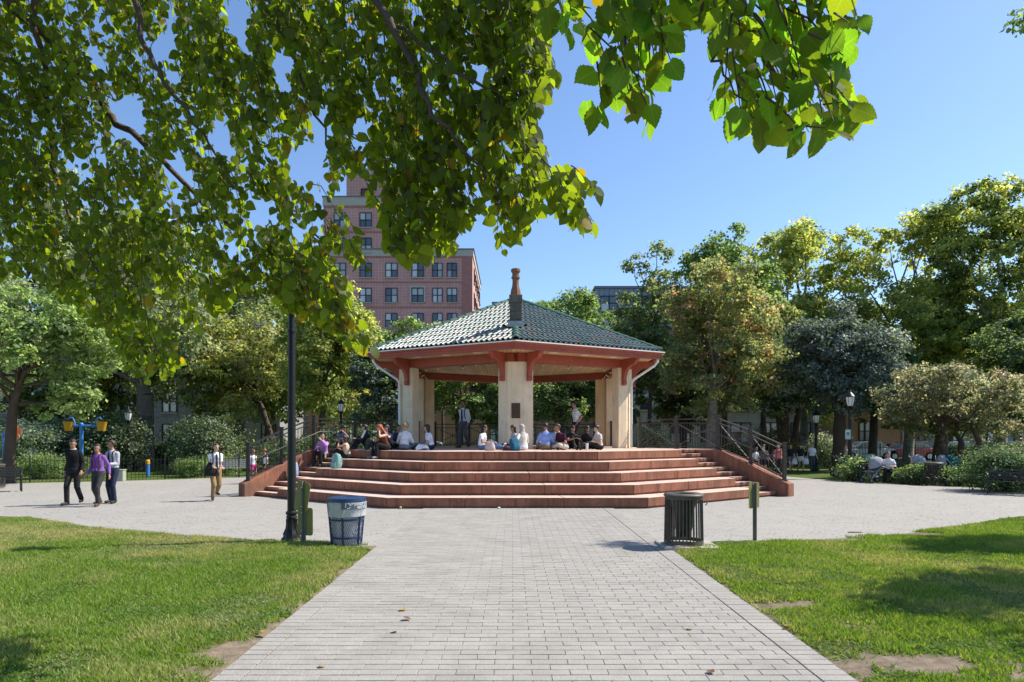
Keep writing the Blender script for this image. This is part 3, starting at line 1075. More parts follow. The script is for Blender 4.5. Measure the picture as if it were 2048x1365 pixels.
POSES = {
 'stand': dict(pel=(0, 0, .93), lean=.02, an=[(-.10, .02, .08), (.10, -.02, .08)], wr=[(-.24, -.06, .86), (.24, -.05, .86)], kh=(0, -1, 0), eh=(0, 1, 0)),
 'hands': dict(pel=(0, 0, .93), lean=.03, an=[(-.10, .05, .08), (.10, -.05, .08)], wr=[(-.08, -.24, 1.05), (.10, -.24, 1.08)], kh=(0, -1, 0), eh=(0, .6, -1)),
 'walk': dict(pel=(0, 0, .918), lean=.03, an=[(-.09, -.16, .085), (.09, .20, .12)], wr=[(-.25, .09, .86), (.25, -.14, .88)], kh=(0, -1, 0), eh=(0, 1, 0)),
 'walk2': dict(pel=(0, 0, .918), lean=.03, an=[(-.09, .18, .12), (.09, -.15, .085)], wr=[(-.25, -.12, .87), (.26, .08, .86)], kh=(0, -1, 0), eh=(0, 1, 0)),
 'hip': dict(pel=(0, 0, .93), lean=.10, an=[(-.11, .06, .08), (.11, -.08, .08)], wr=[(-.20, -.06, .90), (.19, -.02, .95)], kh=(0, -1, 0), eh=(0, 1, .1)),
 'cross': dict(pel=(0, 0, .115), lean=.14, an=[(.16, -.36, .075), (-.14, -.42, .075)], wr=[(-.12, -.32, .24), (.12, -.32, .24)], kh=(1, -.2, .25), eh=(.5, .7, 0), sit=1),
 'knees': dict(pel=(0, 0, .115), lean=.10, an=[(-.11, -.52, .08), (.11, -.46, .08)], wr=[(-.10, -.44, .40), (.12, -.42, .38)], kh=(0, -.2, 1), eh=(.6, .3, -.4), sit=1),
 'legsout': dict(pel=(0, 0, .115), lean=-.02, an=[(-.10, -.86, .08), (.10, -.80, .08)], wr=[(-.12, -.34, .28), (.14, -.30, .30)], kh=(0, 0, 1), eh=(.6, .5, -.3), sit=1),
 'side': dict(pel=(0, 0, .115), lean=.06, an=[(-.34, -.50, .08), (-.20, -.62, .08)], wr=[(-.10, -.34, .24), (.30, .05, .06)], kh=(.5, -.8, .7), eh=(.6, .5, 0), sit=1),
 'edge': dict(pel=(0, 0, .115), lean=.12, an=[(-.12, -.44, -.20), (.10, -.40, -.20)], wr=[(-.06, -.34, .36), (.08, -.30, .62)], kh=(0, -.4, 1), eh=(.5, .3, -.6), sit=1),
 'bench': dict(pel=(0, 0, .56), lean=.10, an=[(-.12, -.46, .08), (.12, -.44, .08)], wr=[(-.16, -.46, .70), (.14, -.42, .72)], kh=(0, -.4, 1), eh=(.5, .4, -.5), sit=1),
}
SKIN = {'tan': M('skin_tan', (.36, .19, .115), .55, .1, 12), 'brown': M('skin_brown', (.21, .105, .06), .55, .1, 12), 'fair': M('skin_fair', (.52, .31, .22), .55, .1, 12)}
def cloth(name, c):
    return M('cloth_' + name, c, .9, .3, 7, bump=1.0, bscale=11, spec=.15)
EYE_M = M('eye_dark', (.015, .012, .01), .3, .1, 5)
LIP_M = M('lip', (.30, .11, .09), .5, .1, 5)

def person(label, loc, rz, pose, H=1.72, skin='tan', hair=('short', (.012, .009, .007)), top=('white', (.72, .72, .72)), sleeve='long', bottom=('dark', (.03, .03, .035)), legs='long', shoe=(.02, .018, .016), look=(0, 0), vox=.017, group=None, build=1.0, skirt=False, wr=None, an=None, lean=None, tuck=True, extras=()):
    s_ = H / 1.72
    P = dict(POSES[pose])
    if wr: P['wr'] = wr
    if an: P['an'] = an
    if lean is not None: P['lean'] = lean
    sit = P.get('sit', 0)
    t = thing('person', label, 'person', loc, rz, group)
    pel = Vector(P['pel']) * 1.0
    ln = P['lean']
    sp = .50 if not sit else .47
    spine = Vector((0, -math.sin(ln), math.cos(ln)))
    neckb = pel + spine * sp + Vector((0, -.03 * sit - .25 * max(ln - .08, 0), 0))
    lat = Vector((1, 0, 0))
    yaw, pitch = look
    f = Vector((math.sin(yaw) * math.cos(pitch), -math.cos(yaw) * math.cos(pitch), math.sin(pitch)))
    rgt = Vector((math.cos(yaw), math.sin(yaw), 0)); up = rgt.cross(f).normalized()
    if up.z < 0: up = -up
    head = neckb + Vector((0, -.02, .165)) + f * .015
    sh = [pel + spine * (sp - .075) + lat * (sx * .150 * build) for sx in (-1, 1)]
    hip = [pel + lat * (sx * .088) - Vector((0, 0, .02)) for sx in (-1, 1)]
    el = []; wr_ = []; kn = []; an_ = []
    for i, sx in enumerate((-1, 1)):
        eh = Vector(P['eh']); eh.x *= sx
        e, w = ik(sh[i], P['wr'][i], .285, .255, eh); el.append(e); wr_.append(w)
        kh = Vector(P['kh']); kh.x *= sx
        k, a = ik(hip[i], P['an'][i], .43, .42, kh); kn.append(k); an_.append(a)
    toe = []
    for i, sx in enumerate((-1, 1)):
        fd = Vector((sx * .25, -1, 0)).normalized()
        if pose == 'cross': fd = Vector((-sx * .9, -.3, 0)).normalized()
        if pose in ('legsout',): fd = Vector((sx * .3, -.35, .8)).normalized()
        toe.append(an_[i] + fd * .15 - Vector((0, 0, .035 if fd.z < .3 else 0)))
    w = build
    def torso(mb, g, lo=-.09, hi=.545, cut=None):
        tab = [(-.09, .150, .105), (-.03, .165, .118), (.06, .152, .108), (.16, .138, .10), (.27, .155, .112), (.37, .166, .116), (.43, .150, .10), (.475, .105, .078), (.515, .075, .065), (.545, .055, .055)]
        rings = []
        for h, ww, dd in tab:
            if h < lo - 1e-6 or h > hi + 1e-6: continue
            c = pel + (neckb - pel) * (h / .50)
            rings.append((c, ww * w + g, dd * w + g))
        loft(mb, rings, lat)
    # --- body
    mb = MB()
    torso(mb, 0)
    capsule(mb, neckb - Vector((0, 0, .03)), head - up * .05, .052, .050)
    ax = (rgt, -f, up)
    ell(mb, head + up * .03, (.074, .092, .088), ax, 14)
    ell(mb, head - up * .035 + f * .018, (.060, .070, .078), ax, 12)
    ell(mb, head - up * .085 + f * .05, (.030, .025, .024), ax, 8)
    ell(mb, head - up * .022 + f * .088, (.013, .02, .022), ax, 8)
    ell(mb, head + up * .002 + f * .075, (.045, .012, .010), ax, 8)
    for sx in (-1, 1): ell(mb, head + rgt * (sx * .076) - f * .01 - up * .008, (.012, .022, .032), ax, 8)
    for i in range(2):
        capsule(mb, sh[i], el[i], .050 * w, .040); capsule(mb, el[i], wr_[i], .040, .027)
        capsule(mb, hip[i], kn[i], .080 * w, .053); capsule(mb, kn[i], an_[i], .052, .036)
        capsule(mb, an_[i] + Vector((0, .02, -.02)), toe[i], .034, .026)
        fd = (wr_[i] - el[i]).normalized()
        pal = wr_[i] + fd * .045
        sdv = fd.cross(Vector((0, 0, 1)) if abs(fd.z) < .8 else Vector((0, 1, 0))).normalized(); nv = sdv.cross(fd)
        ell(mb, pal, (.040, .018, .050), (sdv if abs(fd.z) < .8 else fd.cross(Vector((1, 0, 0))).normalized(), nv if abs(fd.z) < .8 else Vector((1, 0, 0)), fd), 10)
    me = remesh(mb, 'body', vox)
    ex = MB()
    for i in range(2):                                    # fingers: slightly curled, thumb from the side of the palm
        fd = (wr_[i] - el[i]).normalized()
        if abs(fd.z) < .8:
            sdv = fd.cross(Vector((0, 0, 1))).normalized()
        else:
            sdv = fd.cross(Vector((1, 0, 0))).normalized()
        nv = sdv.cross(fd).normalized()
        if nv.dot(Vector((0, -.3, -1))) < 0: nv = -nv
        base = wr_[i] + fd * .078
        for q, (o_, L) in enumerate(((-.027, .058), (-.009, .070), (.009, .066), (.027, .050))):
            a = base + sdv * o_; b = a + fd * L * .5 + nv * .006; c = b + fd * L * .42 + nv * .020; 
            ex.tube([a - fd * .02, a, b, c], [.0092, .0092, .0085, .0065], 6)
        a = wr_[i] + fd * .03 + sdv * (-.034 if i else .034)
        sg = -1 if i else 1
        ex.tube([a - sdv * sg * .01, a + sdv * sg * .018 + fd * .022 + nv * .006, a + sdv * sg * .024 + fd * .052 + nv * .016], [.012, .011, .008], 6)
    for sx in (-1, 1):
        ell(ex, head + rgt * (sx * .030) + f * .084 + up * .004, (.013, .008, .006), ax, 6, 1)
        ell(ex, head + rgt * (sx * .031) + f * .086 + up * .022, (.018, .006, .004), ax, 6, 1)
    ell(ex, head - up * .062 + f * .083, (.022, .007, .006), ax, 6, 2)
    xm = ex.mesh('extra', [])
    bm = bmesh.new(); bm.from_mesh(me); bm.from_mesh(xm); bm.to_mesh(me); bm.free(); bpy.data.meshes.remove(xm)
    me.polygons.foreach_set('use_smooth', [True] * len(me.polygons))
    for m_ in (SKIN[skin], EYE_M, LIP_M): me.materials.append(m_)
    obj('body', me, t)
    # --- shirt
    mb = MB()
    torso(mb, .014, lo=(-.03 if tuck else -.09), hi=.515)
    loft(mb, [(neckb - Vector((0, 0, .02)), .068, .066), (neckb + Vector((0, -.008, .03)), .060, .060)], lat)
    for i in range(2):
        e_ = el[i] if sleeve != 'none' else None
        if sleeve == 'none':
            continue
        if sleeve == 'short':
            m_ = sh[i].lerp(el[i], .68); capsule(mb, sh[i], sh[i].lerp(el[i], .3), .066 * w, .064); mb.tube([sh[i], m_], [.066 * w, .064], 12)
        else:
            capsule(mb, sh[i], el[i], .066 * w, .054)
            mb.tube([el[i], el[i].lerp(wr_[i], .94)], [.053, .038], 12)
    obj('shirt' if sleeve != 'none' else 'sleeveless_top', remesh(mb, 'shirt', vox, 2), t).data.materials.append(cloth(*top))
    # --- lower clothes
    mb = MB()
    torso(mb, .017, lo=-.09, hi=.06)
    for i in range(2):
        if skirt:
            continue
        if legs == 'short':
            mb.tube([hip[i], hip[i].lerp(kn[i], .55)], [.098 * w, .088], 12); mb.ball(hip[i], .097 * w, 10)
        else:
            capsule(mb, hip[i], kn[i], .097 * w, .070)
            mb.tube([kn[i], an_[i] + (kn[i] - an_[i]) * .02], [.069, .060], 12)
    if skirt:
        mid = (kn[0] + kn[1]) / 2; am = (an_[0] + an_[1]) / 2
        if legs == 'long': loft(mb, [(pel, .18, .14), (mid, .22, .14), (am, .25, .13)], lat)
        else: loft(mb, [(pel, .17, .13), (pel.lerp(mid, .8), .21, .16)], lat)
    obj('trousers' if not skirt else 'skirt', remesh(mb, 'trousers', vox, 2), t).data.materials.append(cloth(*bottom))
    # --- shoes
    for i in range(2):
        mb = MB()
        hl = an_[i] - Vector((0, 0, .035)) + (an_[i] - toe[i]).normalized() * .045
        d = (toe[i] - hl).normalized()
        capsule(mb, hl + Vector((0, 0, .005)), toe[i] + d * .01 - Vector((0, 0, .0)), .042, .036, 10)
        capsule(mb, an_[i], an_[i] - Vector((0, 0, .03)), .046, .045, 8)
        m_ = remesh(mb, 'shoe', .013, 2)
        m_.materials.append(M('shoe_%.3f_%.3f_%.3f' % shoe, shoe, .6, .15, 8))
        obj('shoe', m_, t)
    # --- hair
    st, hc = hair[0], hair[1]
    mb = MB()
    g = .010 if st == 'short' else .016
    if st == 'curly': g = .03
    k0 = len(mb.v)
    ell(mb, head + up * .035 - f * .008, (.080 + g, .098 + g, .092 + g), ax, 22)
    for i in range(k0, len(mb.v)):
        p = Vector(mb.v[i]) - head
        fy, fz, fx = p.dot(f), p.dot(up), p.dot(rgt)
        front = fy > .02 and fz < (.062 + (.0 if st != 'scarf' else .01))
        low = fz < (-.03 if st != 'scarf' else -.2) - fy * .2 and st in ('short', 'curly', 'bun')
        if front or low:
            mb.v[i] = tuple(head + p * .62)
        elif st == 'curly':
            q = mnoise.noise(p * 28) * .02
            mb.v[i] = tuple(head + p * (1 + q / .1))
        else:
            q = mnoise.noise(p * 20 + Vector((H * 9, 0, 0))) * .006
            mb.v[i] = tuple(head + p * (1 + q / .1))
    if st in ('long', 'scarf'):
        bk = head - f * .055
        L = .26 if st == 'long' else .22
        loft(mb, [(head + up * .05 - f * .04, .07, .06), (bk - up * .05, .088, .062), (bk - up * .14 - f * .015, .095, .05), (bk - up * L - f * .02 + Vector((0, 0, 0)), .075, .03)], rgt, 14)
        if st == 'scarf':
            loft(mb, [(head - up * .08, .08, .075), (neckb + Vector((0, -.0, .02)), .11, .10), (neckb - Vector((0, .0, .07)), .17, .13)], rgt, 14)
    if st == 'bun':
        ell(mb, head + up * .07 - f * .10, (.045, .045, .045), ax, 10)
    hm = M('hair_%.3f_%.3f_%.3f' % hc, hc, .5, .35, 30, bump=.5, bscale=60, spec=.5) if st != 'scarf' else cloth('scarf_%.2f' % hc[0], hc)
    mb.build('hair' if st != 'scarf' else 'head_scarf', hm, t, 70)
    # --- extras
    fr = lambda h: pel + (neckb - pel) * (h / .5)
    yv = (neckb - pel).normalized().cross(lat).normalized()
    if yv.y > 0: yv = -yv
    fdep = lambda h: np.interp(h, [-.03, .06, .16, .27, .37, .44, .485], [.118, .108, .10, .112, .116, .10, .078]) * w + .020
    if 'tie' in extras:
        mb = MB()
        pts = [(.475, .016), (.45, .022), (.36, .026), (.22, .034), (.08, .038), (.05, .02)]
        vs = []
        for h, ww in pts:
            c = fr(h) + yv * (fdep(h) + .014)
            vs += [c - lat * ww, c + lat * ww, c + lat * ww + yv * .006, c - lat * ww + yv * .006]
        fs = []
        for i in range(len(pts) - 1):
            for q in range(4):
                a = i * 4 + q; b = i * 4 + (q + 1) % 4
                fs.append((a, b, b + 4, a + 4))
        fs += [(3, 2, 1, 0), tuple(len(vs) - 4 + q for q in range(4))]
        mb.add(vs, fs); mb.build('tie', cloth('tie', (.02, .022, .035)) if 'purple' not in extras else cloth('tie_purple', (.13, .05, .2)), t)
    if 'badge' in extras:
        c = fr(.10) + yv * (fdep(.1) + .014)
        mb = MB(); mb.slab([(-.045, -.03), (.045, -.03), (.045, .03), (-.045, .03)], c, lat, Vector((0, 0, 1)), yv, .006); mb.build('badge', M('badge_white', (.8, .8, .8), .5, .05, 5), t)
    if 'straps' in extras or 'strap' in extras:
        for sx in ((-1, 1) if 'straps' in extras else (1,)):
            pts = []
            for h in (.12, .25, .37, .44, .485):
                x_ = .10 + (.02 if h < .2 else 0)
                ww = np.interp(h, [.1, .16, .27, .37, .44, .485], [.15, .138, .155, .172, .165, .125]) * w + .016
                dd = fdep(h) * math.sqrt(max(.12, 1 - (x_ / ww) ** 2))
                pts.append(fr(h) + lat * (sx * x_) + yv * (dd + .008))
            pts.append(fr(.5) + lat * (sx * .10)  + Vector((0, 0, .028)))
            pts.append(fr(.45) + lat * (sx * .10) - yv * .12)
            mb = MB(); mb.tube(pts, .016, 6); mb.build('backpack_strap', cloth('strap', (.02, .022, .03)) if 'purple' not in extras else cloth('strap_red', (.10, .02, .03)), t)
    if 'collar' in extras:
        mb = MB(); loft(mb, [(neckb + Vector((0, 0, -.01)), .072, .07), (neckb + Vector((0, -.01, .035)), .066, .066)], lat); mb.build('collar', cloth('collar', (.75, .75, .75)), t)
    t.scale = (s_,) * 3
    return t

WH = ('white', (.70, .70, .72)); BK = ('black', (.018, .018, .02)); GY_ = ('grey', (.10, .10, .11)); NAVY = ('navy', (.025, .032, .06)); DENIM = ('denim', (.09, .14, .24))
BLK = (.010, .008, .007); BRN = (.035, .018, .010); GING = (.30, .07, .02); BLND = (.34, .22, .10)
G1 = 'students walking on the plaza'
def gp(px, d, z=0): 
    p = at(px, d, z); return (p.x, p.y, z)
person('youth in a black jumper over a white collar walking on the plaza', gp(148, 18.4), R(6), 'walk', 1.79, 'tan', ('short', BLK), ('jumper', (.012, .012, .014)), 'long', ('black_trousers', (.022, .021, .022)), look=(0, -.25), extras=('collar',), group=G1, vox=.014)
person('youth in a purple shirt and tie with a white badge walking between two others', gp(197, 18.1), R(-4), 'walk2', 1.66, 'tan', ('short', BLK), ('purple', (.20, .10, .33)), 'long', ('charcoal', (.045, .042, .042)), shoe=(.09, .05, .03), look=(0, -.05), extras=('tie', 'badge', 'straps', 'purple'), group=G1, vox=.014)
person('youth in a pale grey shirt and navy trousers looking aside while walking', gp(226, 18.85), R(-12), 'hands', 1.74, 'tan', ('short', BRN), ('palegrey', (.42, .44, .48)), 'long', ('navy_tr', (.022, .03, .055)), look=(-.7, .05), extras=('tie', 'strap'), group=G1, vox=.014)
person('youth in a white short-sleeved shirt and khaki trousers carrying a dark coat', gp(431, 19.6), R(38), 'walk', 1.66, 'fair', ('short', (.06, .03, .015)), WH, 'short', ('khaki', (.26, .17, .085)), wr=[(-.10, -.26, 1.02), (.12, -.28, 1.0)], an=[(-.09, -.05, .09), (.10, .30, .22)], look=(.3, 0), extras=('tie', 'straps'), group=G1, vox=.014)
G2 = 'people resting on the platform and steps'
ZP = HP + .002
person('blond curly-haired person in a white jumper sitting with back turned by the left column', gp(808, 22.2, ZP), R(165), 'cross', 1.74, 'fair', ('curly', BLND), WH, 'long', ('greytr', (.20, .21, .23)), group=G2, tuck=False)
person('person in a dark blue top half hidden behind the blond one', gp(793, 23.6, ZP), R(40), 'cross', 1.66, 'tan', ('short', BLK), ('darkblue', (.02, .035, .06)), 'short', BK, group=G2, vox=.02)
person('dark-haired woman in a white tee sitting sideways beside a white and blue bag', gp(862, 22.3, ZP), R(-95), 'cross', 1.64, 'fair', ('long', (.012, .012, .02)), WH, 'short', NAVY, wr=[(-.2, -.5, .1), (.16, -.3, .12)], group=G2, tuck=False)
person('young man in a white shirt and dark tie walking across the gazebo', gp(928, 25.4, ZP), R(-28), 'walk', 1.80, 'brown', ('short', BLK), ('shirtgrey', (.55, .55, .58)), 'long', ('greytrouser', (.085, .08, .085)), extras=('tie', 'strap'), look=(-.3, 0), group=G2)
person('long-haired girl in a white tee and jeans sitting with her legs out', gp(962, 22.2, ZP), R(75), 'legsout', 1.60, 'tan', ('long', BLK), WH, 'short', DENIM, shoe=(.7, .7, .7), group=G2, tuck=False, lean=.12)
person('woman in a pale head scarf and long pale dress sitting by the front column', gp(1046, 21.6, ZP), R(-150), 'side', 1.62, 'fair', ('scarf', (.42, .36, .33)), ('paledress', (.55, .53, .48)), 'long', ('palefloral', (.60, .62, .66)), skirt=True, group=G2)
person('dark-haired girl in a grey vest sitting behind the teal backpack', gp(1033, 22.4, ZP), R(-60), 'cross', 1.60, 'tan', ('long', BLK), ('greyvest', (.35, .36, .36)), 'none', BK, group=G2, vox=.02)
person('boy in a bright blue shirt and khaki trousers sitting with back turned', gp(1091, 22.2, ZP), R(175), 'cross', 1.74, 'tan', ('short', BLK), ('brightblue', (.22, .32, .62)), 'long', ('khaki2', (.20, .15, .09)), group=G2)
person('boy in a pale blue shirt sitting behind the one in bright blue', gp(1108, 23.6, ZP), R(20), 'cross', 1.68, 'tan', ('short', BLK), ('paleblue', (.30, .40, .55)), 'short', GY_, extras=('tie',), group=G2, vox=.02)
person('boy in a maroon shirt and light grey trousers sitting and leaning forward', gp(1128, 22.4, ZP), R(-60), 'cross', 1.70, 'tan', ('short', BRN), ('maroon', (.055, .012, .028)), 'short', ('lightgrey', (.42, .41, .38)), lean=.3, group=G2, tuck=False)
person('young man in a white shirt and dark trousers standing with hand on hip', gp(1153, 25.0, ZP), R(-80), 'hip', 1.72, 'tan', ('short', BLK), ('white2', (.66, .64, .62)), 'short', ('darktr', (.022, .024, .03)), look=(-.1, -.15), group=G2)
person('person in brown boots sitting with one knee up beside the standing man', gp(1143, 23.4, ZP), R(20), 'knees', 1.60, 'tan', ('long', BLK), BK, 'short', BK, shoe=(.25, .12, .05), group=G2, vox=.02)
person('girl in a black tee sitting and facing the path near the right column', gp(1174, 23.4, ZP), R(0), 'cross', 1.58, 'brown', ('long', BLK), BK, 'short', BK, group=G2, vox=.02)
person('girl in a white floral top sitting sideways with black trousers stretched out', gp(1199, 22.3, ZP), R(-70), 'legsout', 1.60, 'fair', ('bun', BLK), ('floral', (.55, .48, .42)), 'short', BK, lean=.12, group=G2, tuck=False)
def tier(sd, j, s, back=.30):
    p = corner(TR * j, sd) + E[sd] * s + N_[sd] * back
    return (p.x, p.y, RI * (j + 1) + .002)
FL = math.atan2(-math.sin(FA), 1)  # facing out from the left flight
OUTL = -FA
person('person with glasses in a lilac shirt sitting on the left steps', tier(-1, 3, 5.05, .30), OUTL + R(25), 'edge', 1.66, 'fair', ('short', BLK), ('lilac', (.42, .22, .50)), 'long', BK, look=(.8, 0), group=G2)
person('dark-haired woman in a blue patterned top sitting at the top of the left stairs', tier(-1, 4, 4.75, .45), OUTL + R(30), 'edge', 1.62, 'tan', ('long', BLK), ('bluepattern', (.09, .14, .22)), 'short', BK, look=(.9, -.2), group=G2)
person('girl in a cream top with dark hair sitting behind the mint backpack', tier(-1, 3, 3.95, .42), OUTL - R(55), 'edge', 1.50, 'tan', ('long', BRN), ('cream', (.46, .36, .28)), 'none', BK, group=G2)
person('woman in a black long-sleeved top reading a sheet on the platform edge', tier(-1, 4, 3.75, .62), OUTL - R(35), 'knees', 1.66, 'fair', ('long', BLK), BK, 'long', BK, group=G2)
person('red-haired woman in a brown sleeveless top sitting on the platform edge', tier(-1, 4, 2.45, .28), OUTL - R(15), 'edge', 1.66, 'fair', ('long', GING), ('brown', (.10, .035, .02)), 'none', BK, shoe=(.18, .18, .22), look=(-.3, -.45), lean=.28, group=G2)
person('person in a grey-violet tee sitting just behind the red-haired woman', tier(-1, 4, 2.85, .75), OUTL + R(8), 'edge', 1.62, 'fair', ('long', BLK), ('greyviolet', (.16, .15, .22)), 'short', BK, shoe=(.18, .18, .22), an=[(-.12, -.62, .08), (.10, -.6, .08)], group=G2)
G3 = 'people beyond the gazebo'
person('child in a white top and pink shorts seen through the left railing', gp(506, 26.6), R(60), 'stand', 1.33, 'tan', ('short', (.30, .12, .04)), WH, 'short', ('pink', (.50, .06, .22)), 'short', group=G3, vox=.02, tuck=False)
person('child in a white tee and dark shorts seen through the left railing', gp(531, 26.9), R(-60), 'stand', 1.36, 'tan', ('short', (.25, .10, .04)), WH, 'short', BK, 'short', group=G3, vox=.02, tuck=False)
person('girl in a black top and grey shorts carrying a white bag', gp(1581, 35), R(-5), 'walk', 1.46, 'fair', ('long', BLK), BK, 'short', ('greyshort', (.12, .12, .12)), 'short', group=G3, vox=.02, tuck=False)
person('girl in a black top and white shorts walking in a line of three', gp(1601, 35.2), R(5), 'walk2', 1.46, 'fair', ('long', BRN), BK, 'short', ('whiteshort', (.6, .6, .6)), 'short', group=G3, vox=.02, tuck=False)
person('woman in a white top and slate trousers walking behind the girls', gp(1624, 35.5), R(-10), 'walk', 1.50, 'fair', ('short', BRN), WH, 'short', ('slate', (.06, .07, .09)), group=G3, vox=.02, tuck=False)
person('person in a white top seen through the right stair railing', gp(1511, 31), R(30), 'stand', 1.35, 'tan', ('short', BLK), WH, 'short', BK, group=G3, vox=.02)
person('woman in a dark top with her hair down seen through the right stair railing', gp(1527, 30), R(-20), 'stand', 1.48, 'fair', ('long', BRN), GY_, 'short', BK, 'short', group=G3, vox=.02)
person('person in a faded red shirt next to the end post of the right railing', gp(1556, 30), R(10), 'stand', 1.55, 'fair', ('short', BRN), ('fadedred', (.42, .13, .12)), 'short', BK, group=G3, vox=.02)
person('person in a white shirt sitting on the bench beside the grey stroller', gp(1778, 27.1), R(-35), 'bench', 1.62, 'fair', ('short', BRN), WH, 'short', BK, group=G3, vox=.018, lean=.25)
person('woman in a pale top standing behind the low shrubs', gp(1776, 31.5), R(70), 'stand', 1.5, 'tan', ('bun', BLK), ('palepink', (.55, .48, .45)), 'short', BK, group=G3, vox=.02)
bpy.data.scenes.remove(tmp_sc)

# ------------------------------------------------------------------ street furniture
M('lamp_black', (.010, .010, .011), .42, .2, 8, spec=.35, bump=.04)
M('lamp_glass', (.70, .70, .66), .2, .05, 8, spec=.6)
M('sign_green', (.20, .195, .055), .5, .12, 4, spec=.4)
M('sign_bright', (.04, .20, .12), .5, .1, 4)
M('sign_white', (.75, .76, .74), .5, .05, 4)
M('post_steel', (.17, .155, .125), .55, .25, 10, metal=.15)
M('bin_blue', (.012, .033, .095), .4, .15, 8, spec=.5)
M('bin_navy', (.10, .115, .15), .5, .1, 8)
M('bin_black', (.105, .088, .07), .5, .3, 10, spec=.25, c2=(.05, .035, .025), c2amt=.5)
M('slab_concrete', (.36, .33, .29), .9, .15, 5, bump=.3)
M('liner_dark', (.012, .014, .012), .35, .3, 15, spec=.5)
M('bench_black', (.013, .013, .014), .4, .2, 8, spec=.5)
M('bench_grey', (.42, .41, .39), .8, .15, 8)
M('rubber', (.015, .015, .015), .8, .2, 10)
M('alu', (.55, .55, .56), .35, .1, 10, metal=.7)
M('splash_blue', (.045, .19, .50), .4, .1, 5, spec=.5)
M('splash_yellow', (.72, .36, .035), .4, .1, 5, spec=.5)
M('splash_orange', (.70, .14, .02), .4, .12, 5, spec=.5)
# plastic bag: thin whitish film
m, nt, out = new_mat('bag_film')
b1 = nd(nt, 'ShaderNodeBsdfDiffuse'); b1.inputs['Color'].default_value = (.72, .74, .76, 1)
b2 = nt.nodes.new('ShaderNodeBsdfTranslucent'); b2.inputs['Color'].default_value = (.7, .72, .74, 1)
b3 = nd(nt, 'ShaderNodeBsdfGlossy', Roughness=.25)
t1 = nt.nodes.new('ShaderNodeBsdfTransparent')
x1 = nt.nodes.new('ShaderNodeMixShader'); x1.inputs[0].default_value = .4
x2 = nt.nodes.new('ShaderNodeMixShader'); x2.inputs[0].default_value = .1
x3 = nt.nodes.new('ShaderNodeMixShader'); x3.inputs[0].default_value = .18
bp = nd(nt, 'ShaderNodeBump', Strength=.8, Distance=.03)
nt.links.new(noise(nt, 16, 4, .6), bp.inputs['Height'])
for q in (b1, b3): nt.links.new(bp.outputs[0], q.inputs['Normal'])
nt.links.new(b1.outputs[0], x1.inputs[1]); nt.links.new(b2.outputs[0], x1.inputs[2])
nt.links.new(x1.outputs[0], x2.inputs[1]); nt.links.new(b3.outputs[0], x2.inputs[2])
nt.links.new(x2.outputs[0], x3.inputs[1]); nt.links.new(t1.outputs[0], x3.inputs[2])
nt.links.new(x3.outputs[0], out.inputs['Surface'])

def lamp_post(label, loc, hp=4.15, group='black park lamps', r=.066):
    t = thing('street_lamp', label, 'street lamp', loc, 0, group)
    mb = MB()
    mb.lathe([(.185, 0), (.185, .07), (.155, .09), (.145, .14), (.115, .19), (.090, .26), (.080, .34), (.085, .41), (.10, .445), (.088, .465), (.088, .485), (.105, .50), (.105, .53), (.075, .55)], n=10)
    for k in range(8):
        a = 2 * math.pi * (k + .5) / 8
        mb.tube([(.142 * math.cos(a), .142 * math.sin(a), .14), (.094 * math.cos(a), .094 * math.sin(a), .25), (.084 * math.cos(a), .084 * math.sin(a), .33), (.088 * math.cos(a), .088 * math.sin(a), .41)], .011, 5)
    mb.build('base', MATS['lamp_black'], t, 30)
    mb = MB()
    prof = []
    for z, rr_ in ((.54, r + .008), (hp - .5, r * .92), (hp - .49, r * 1.15), (hp - .45, r * 1.15), (hp - .44, r * .9), (hp - .22, r * .85), (hp - .2, r * 1.2), (hp - .15, r * 1.2), (hp - .14, r * .85), (hp - .05, r * .9), (hp, r * 1.3)):
        prof.append((rr_, z))
    mb.lathe(prof, n=16); mb.build('pole', MATS['lamp_black'], t, 40)
    mb = MB(); mb.lathe([(.05, 0), (.11, .03), (.13, .06), (.12, .09), (.08, .10)], (0, 0, hp), 12); mb.build('collar', MATS['lamp_black'], t, 40)
    mb = MB(); mb.lathe([(.10, .10), (.15, .22), (.185, .44), (.19, .50)], (0, 0, hp), 8); mb.build('globe', MATS['lamp_glass'], t, 20)
    mb = MB()
    for k in range(8):
        a = 2 * math.pi * k / 8; c, s_ = math.cos(a), math.sin(a)
        mb.tube([(.103 * c, .103 * s_, hp + .1), (.153 * c, .153 * s_, hp + .22), (.19 * c, .19 * s_, hp + .45), (.195 * c, .195 * s_, hp + .5)], .008, 4)
    mb.lathe([(.21, .49), (.215, .52), (.17, .58), (.10, .66), (.05, .70), (.03, .74), (.045, .77), (.03, .80), (.008, .86)], (0, 0, hp), 12)
    mb.build('cage_and_roof', MATS['lamp_black'], t, 35)
    return t
lp = lamp_post('tall black fluted lamp post at the lawn corner beside the green signs', (-3.84, 11.9, 0), 4.15)
for px, pyb, pyt, d, lb in ((257, 0, 812, 36, 'black lamp post in front of the dark shrubs behind the left fence'), (682, 0, 795, 37, 'black lantern post rising behind the left railing'), (1700, 0, 778, 30, 'black lamp post with a small sign in front of the crab-apple tree'), (1632, 0, 818, 37, 'black lamp post beside the walking girls on the right')):
    zt = zof(pyt, d)
    p = at(px, d)
    lamp_post(lb, (p.x, p.y, -.03), zt - .83, r=.075)

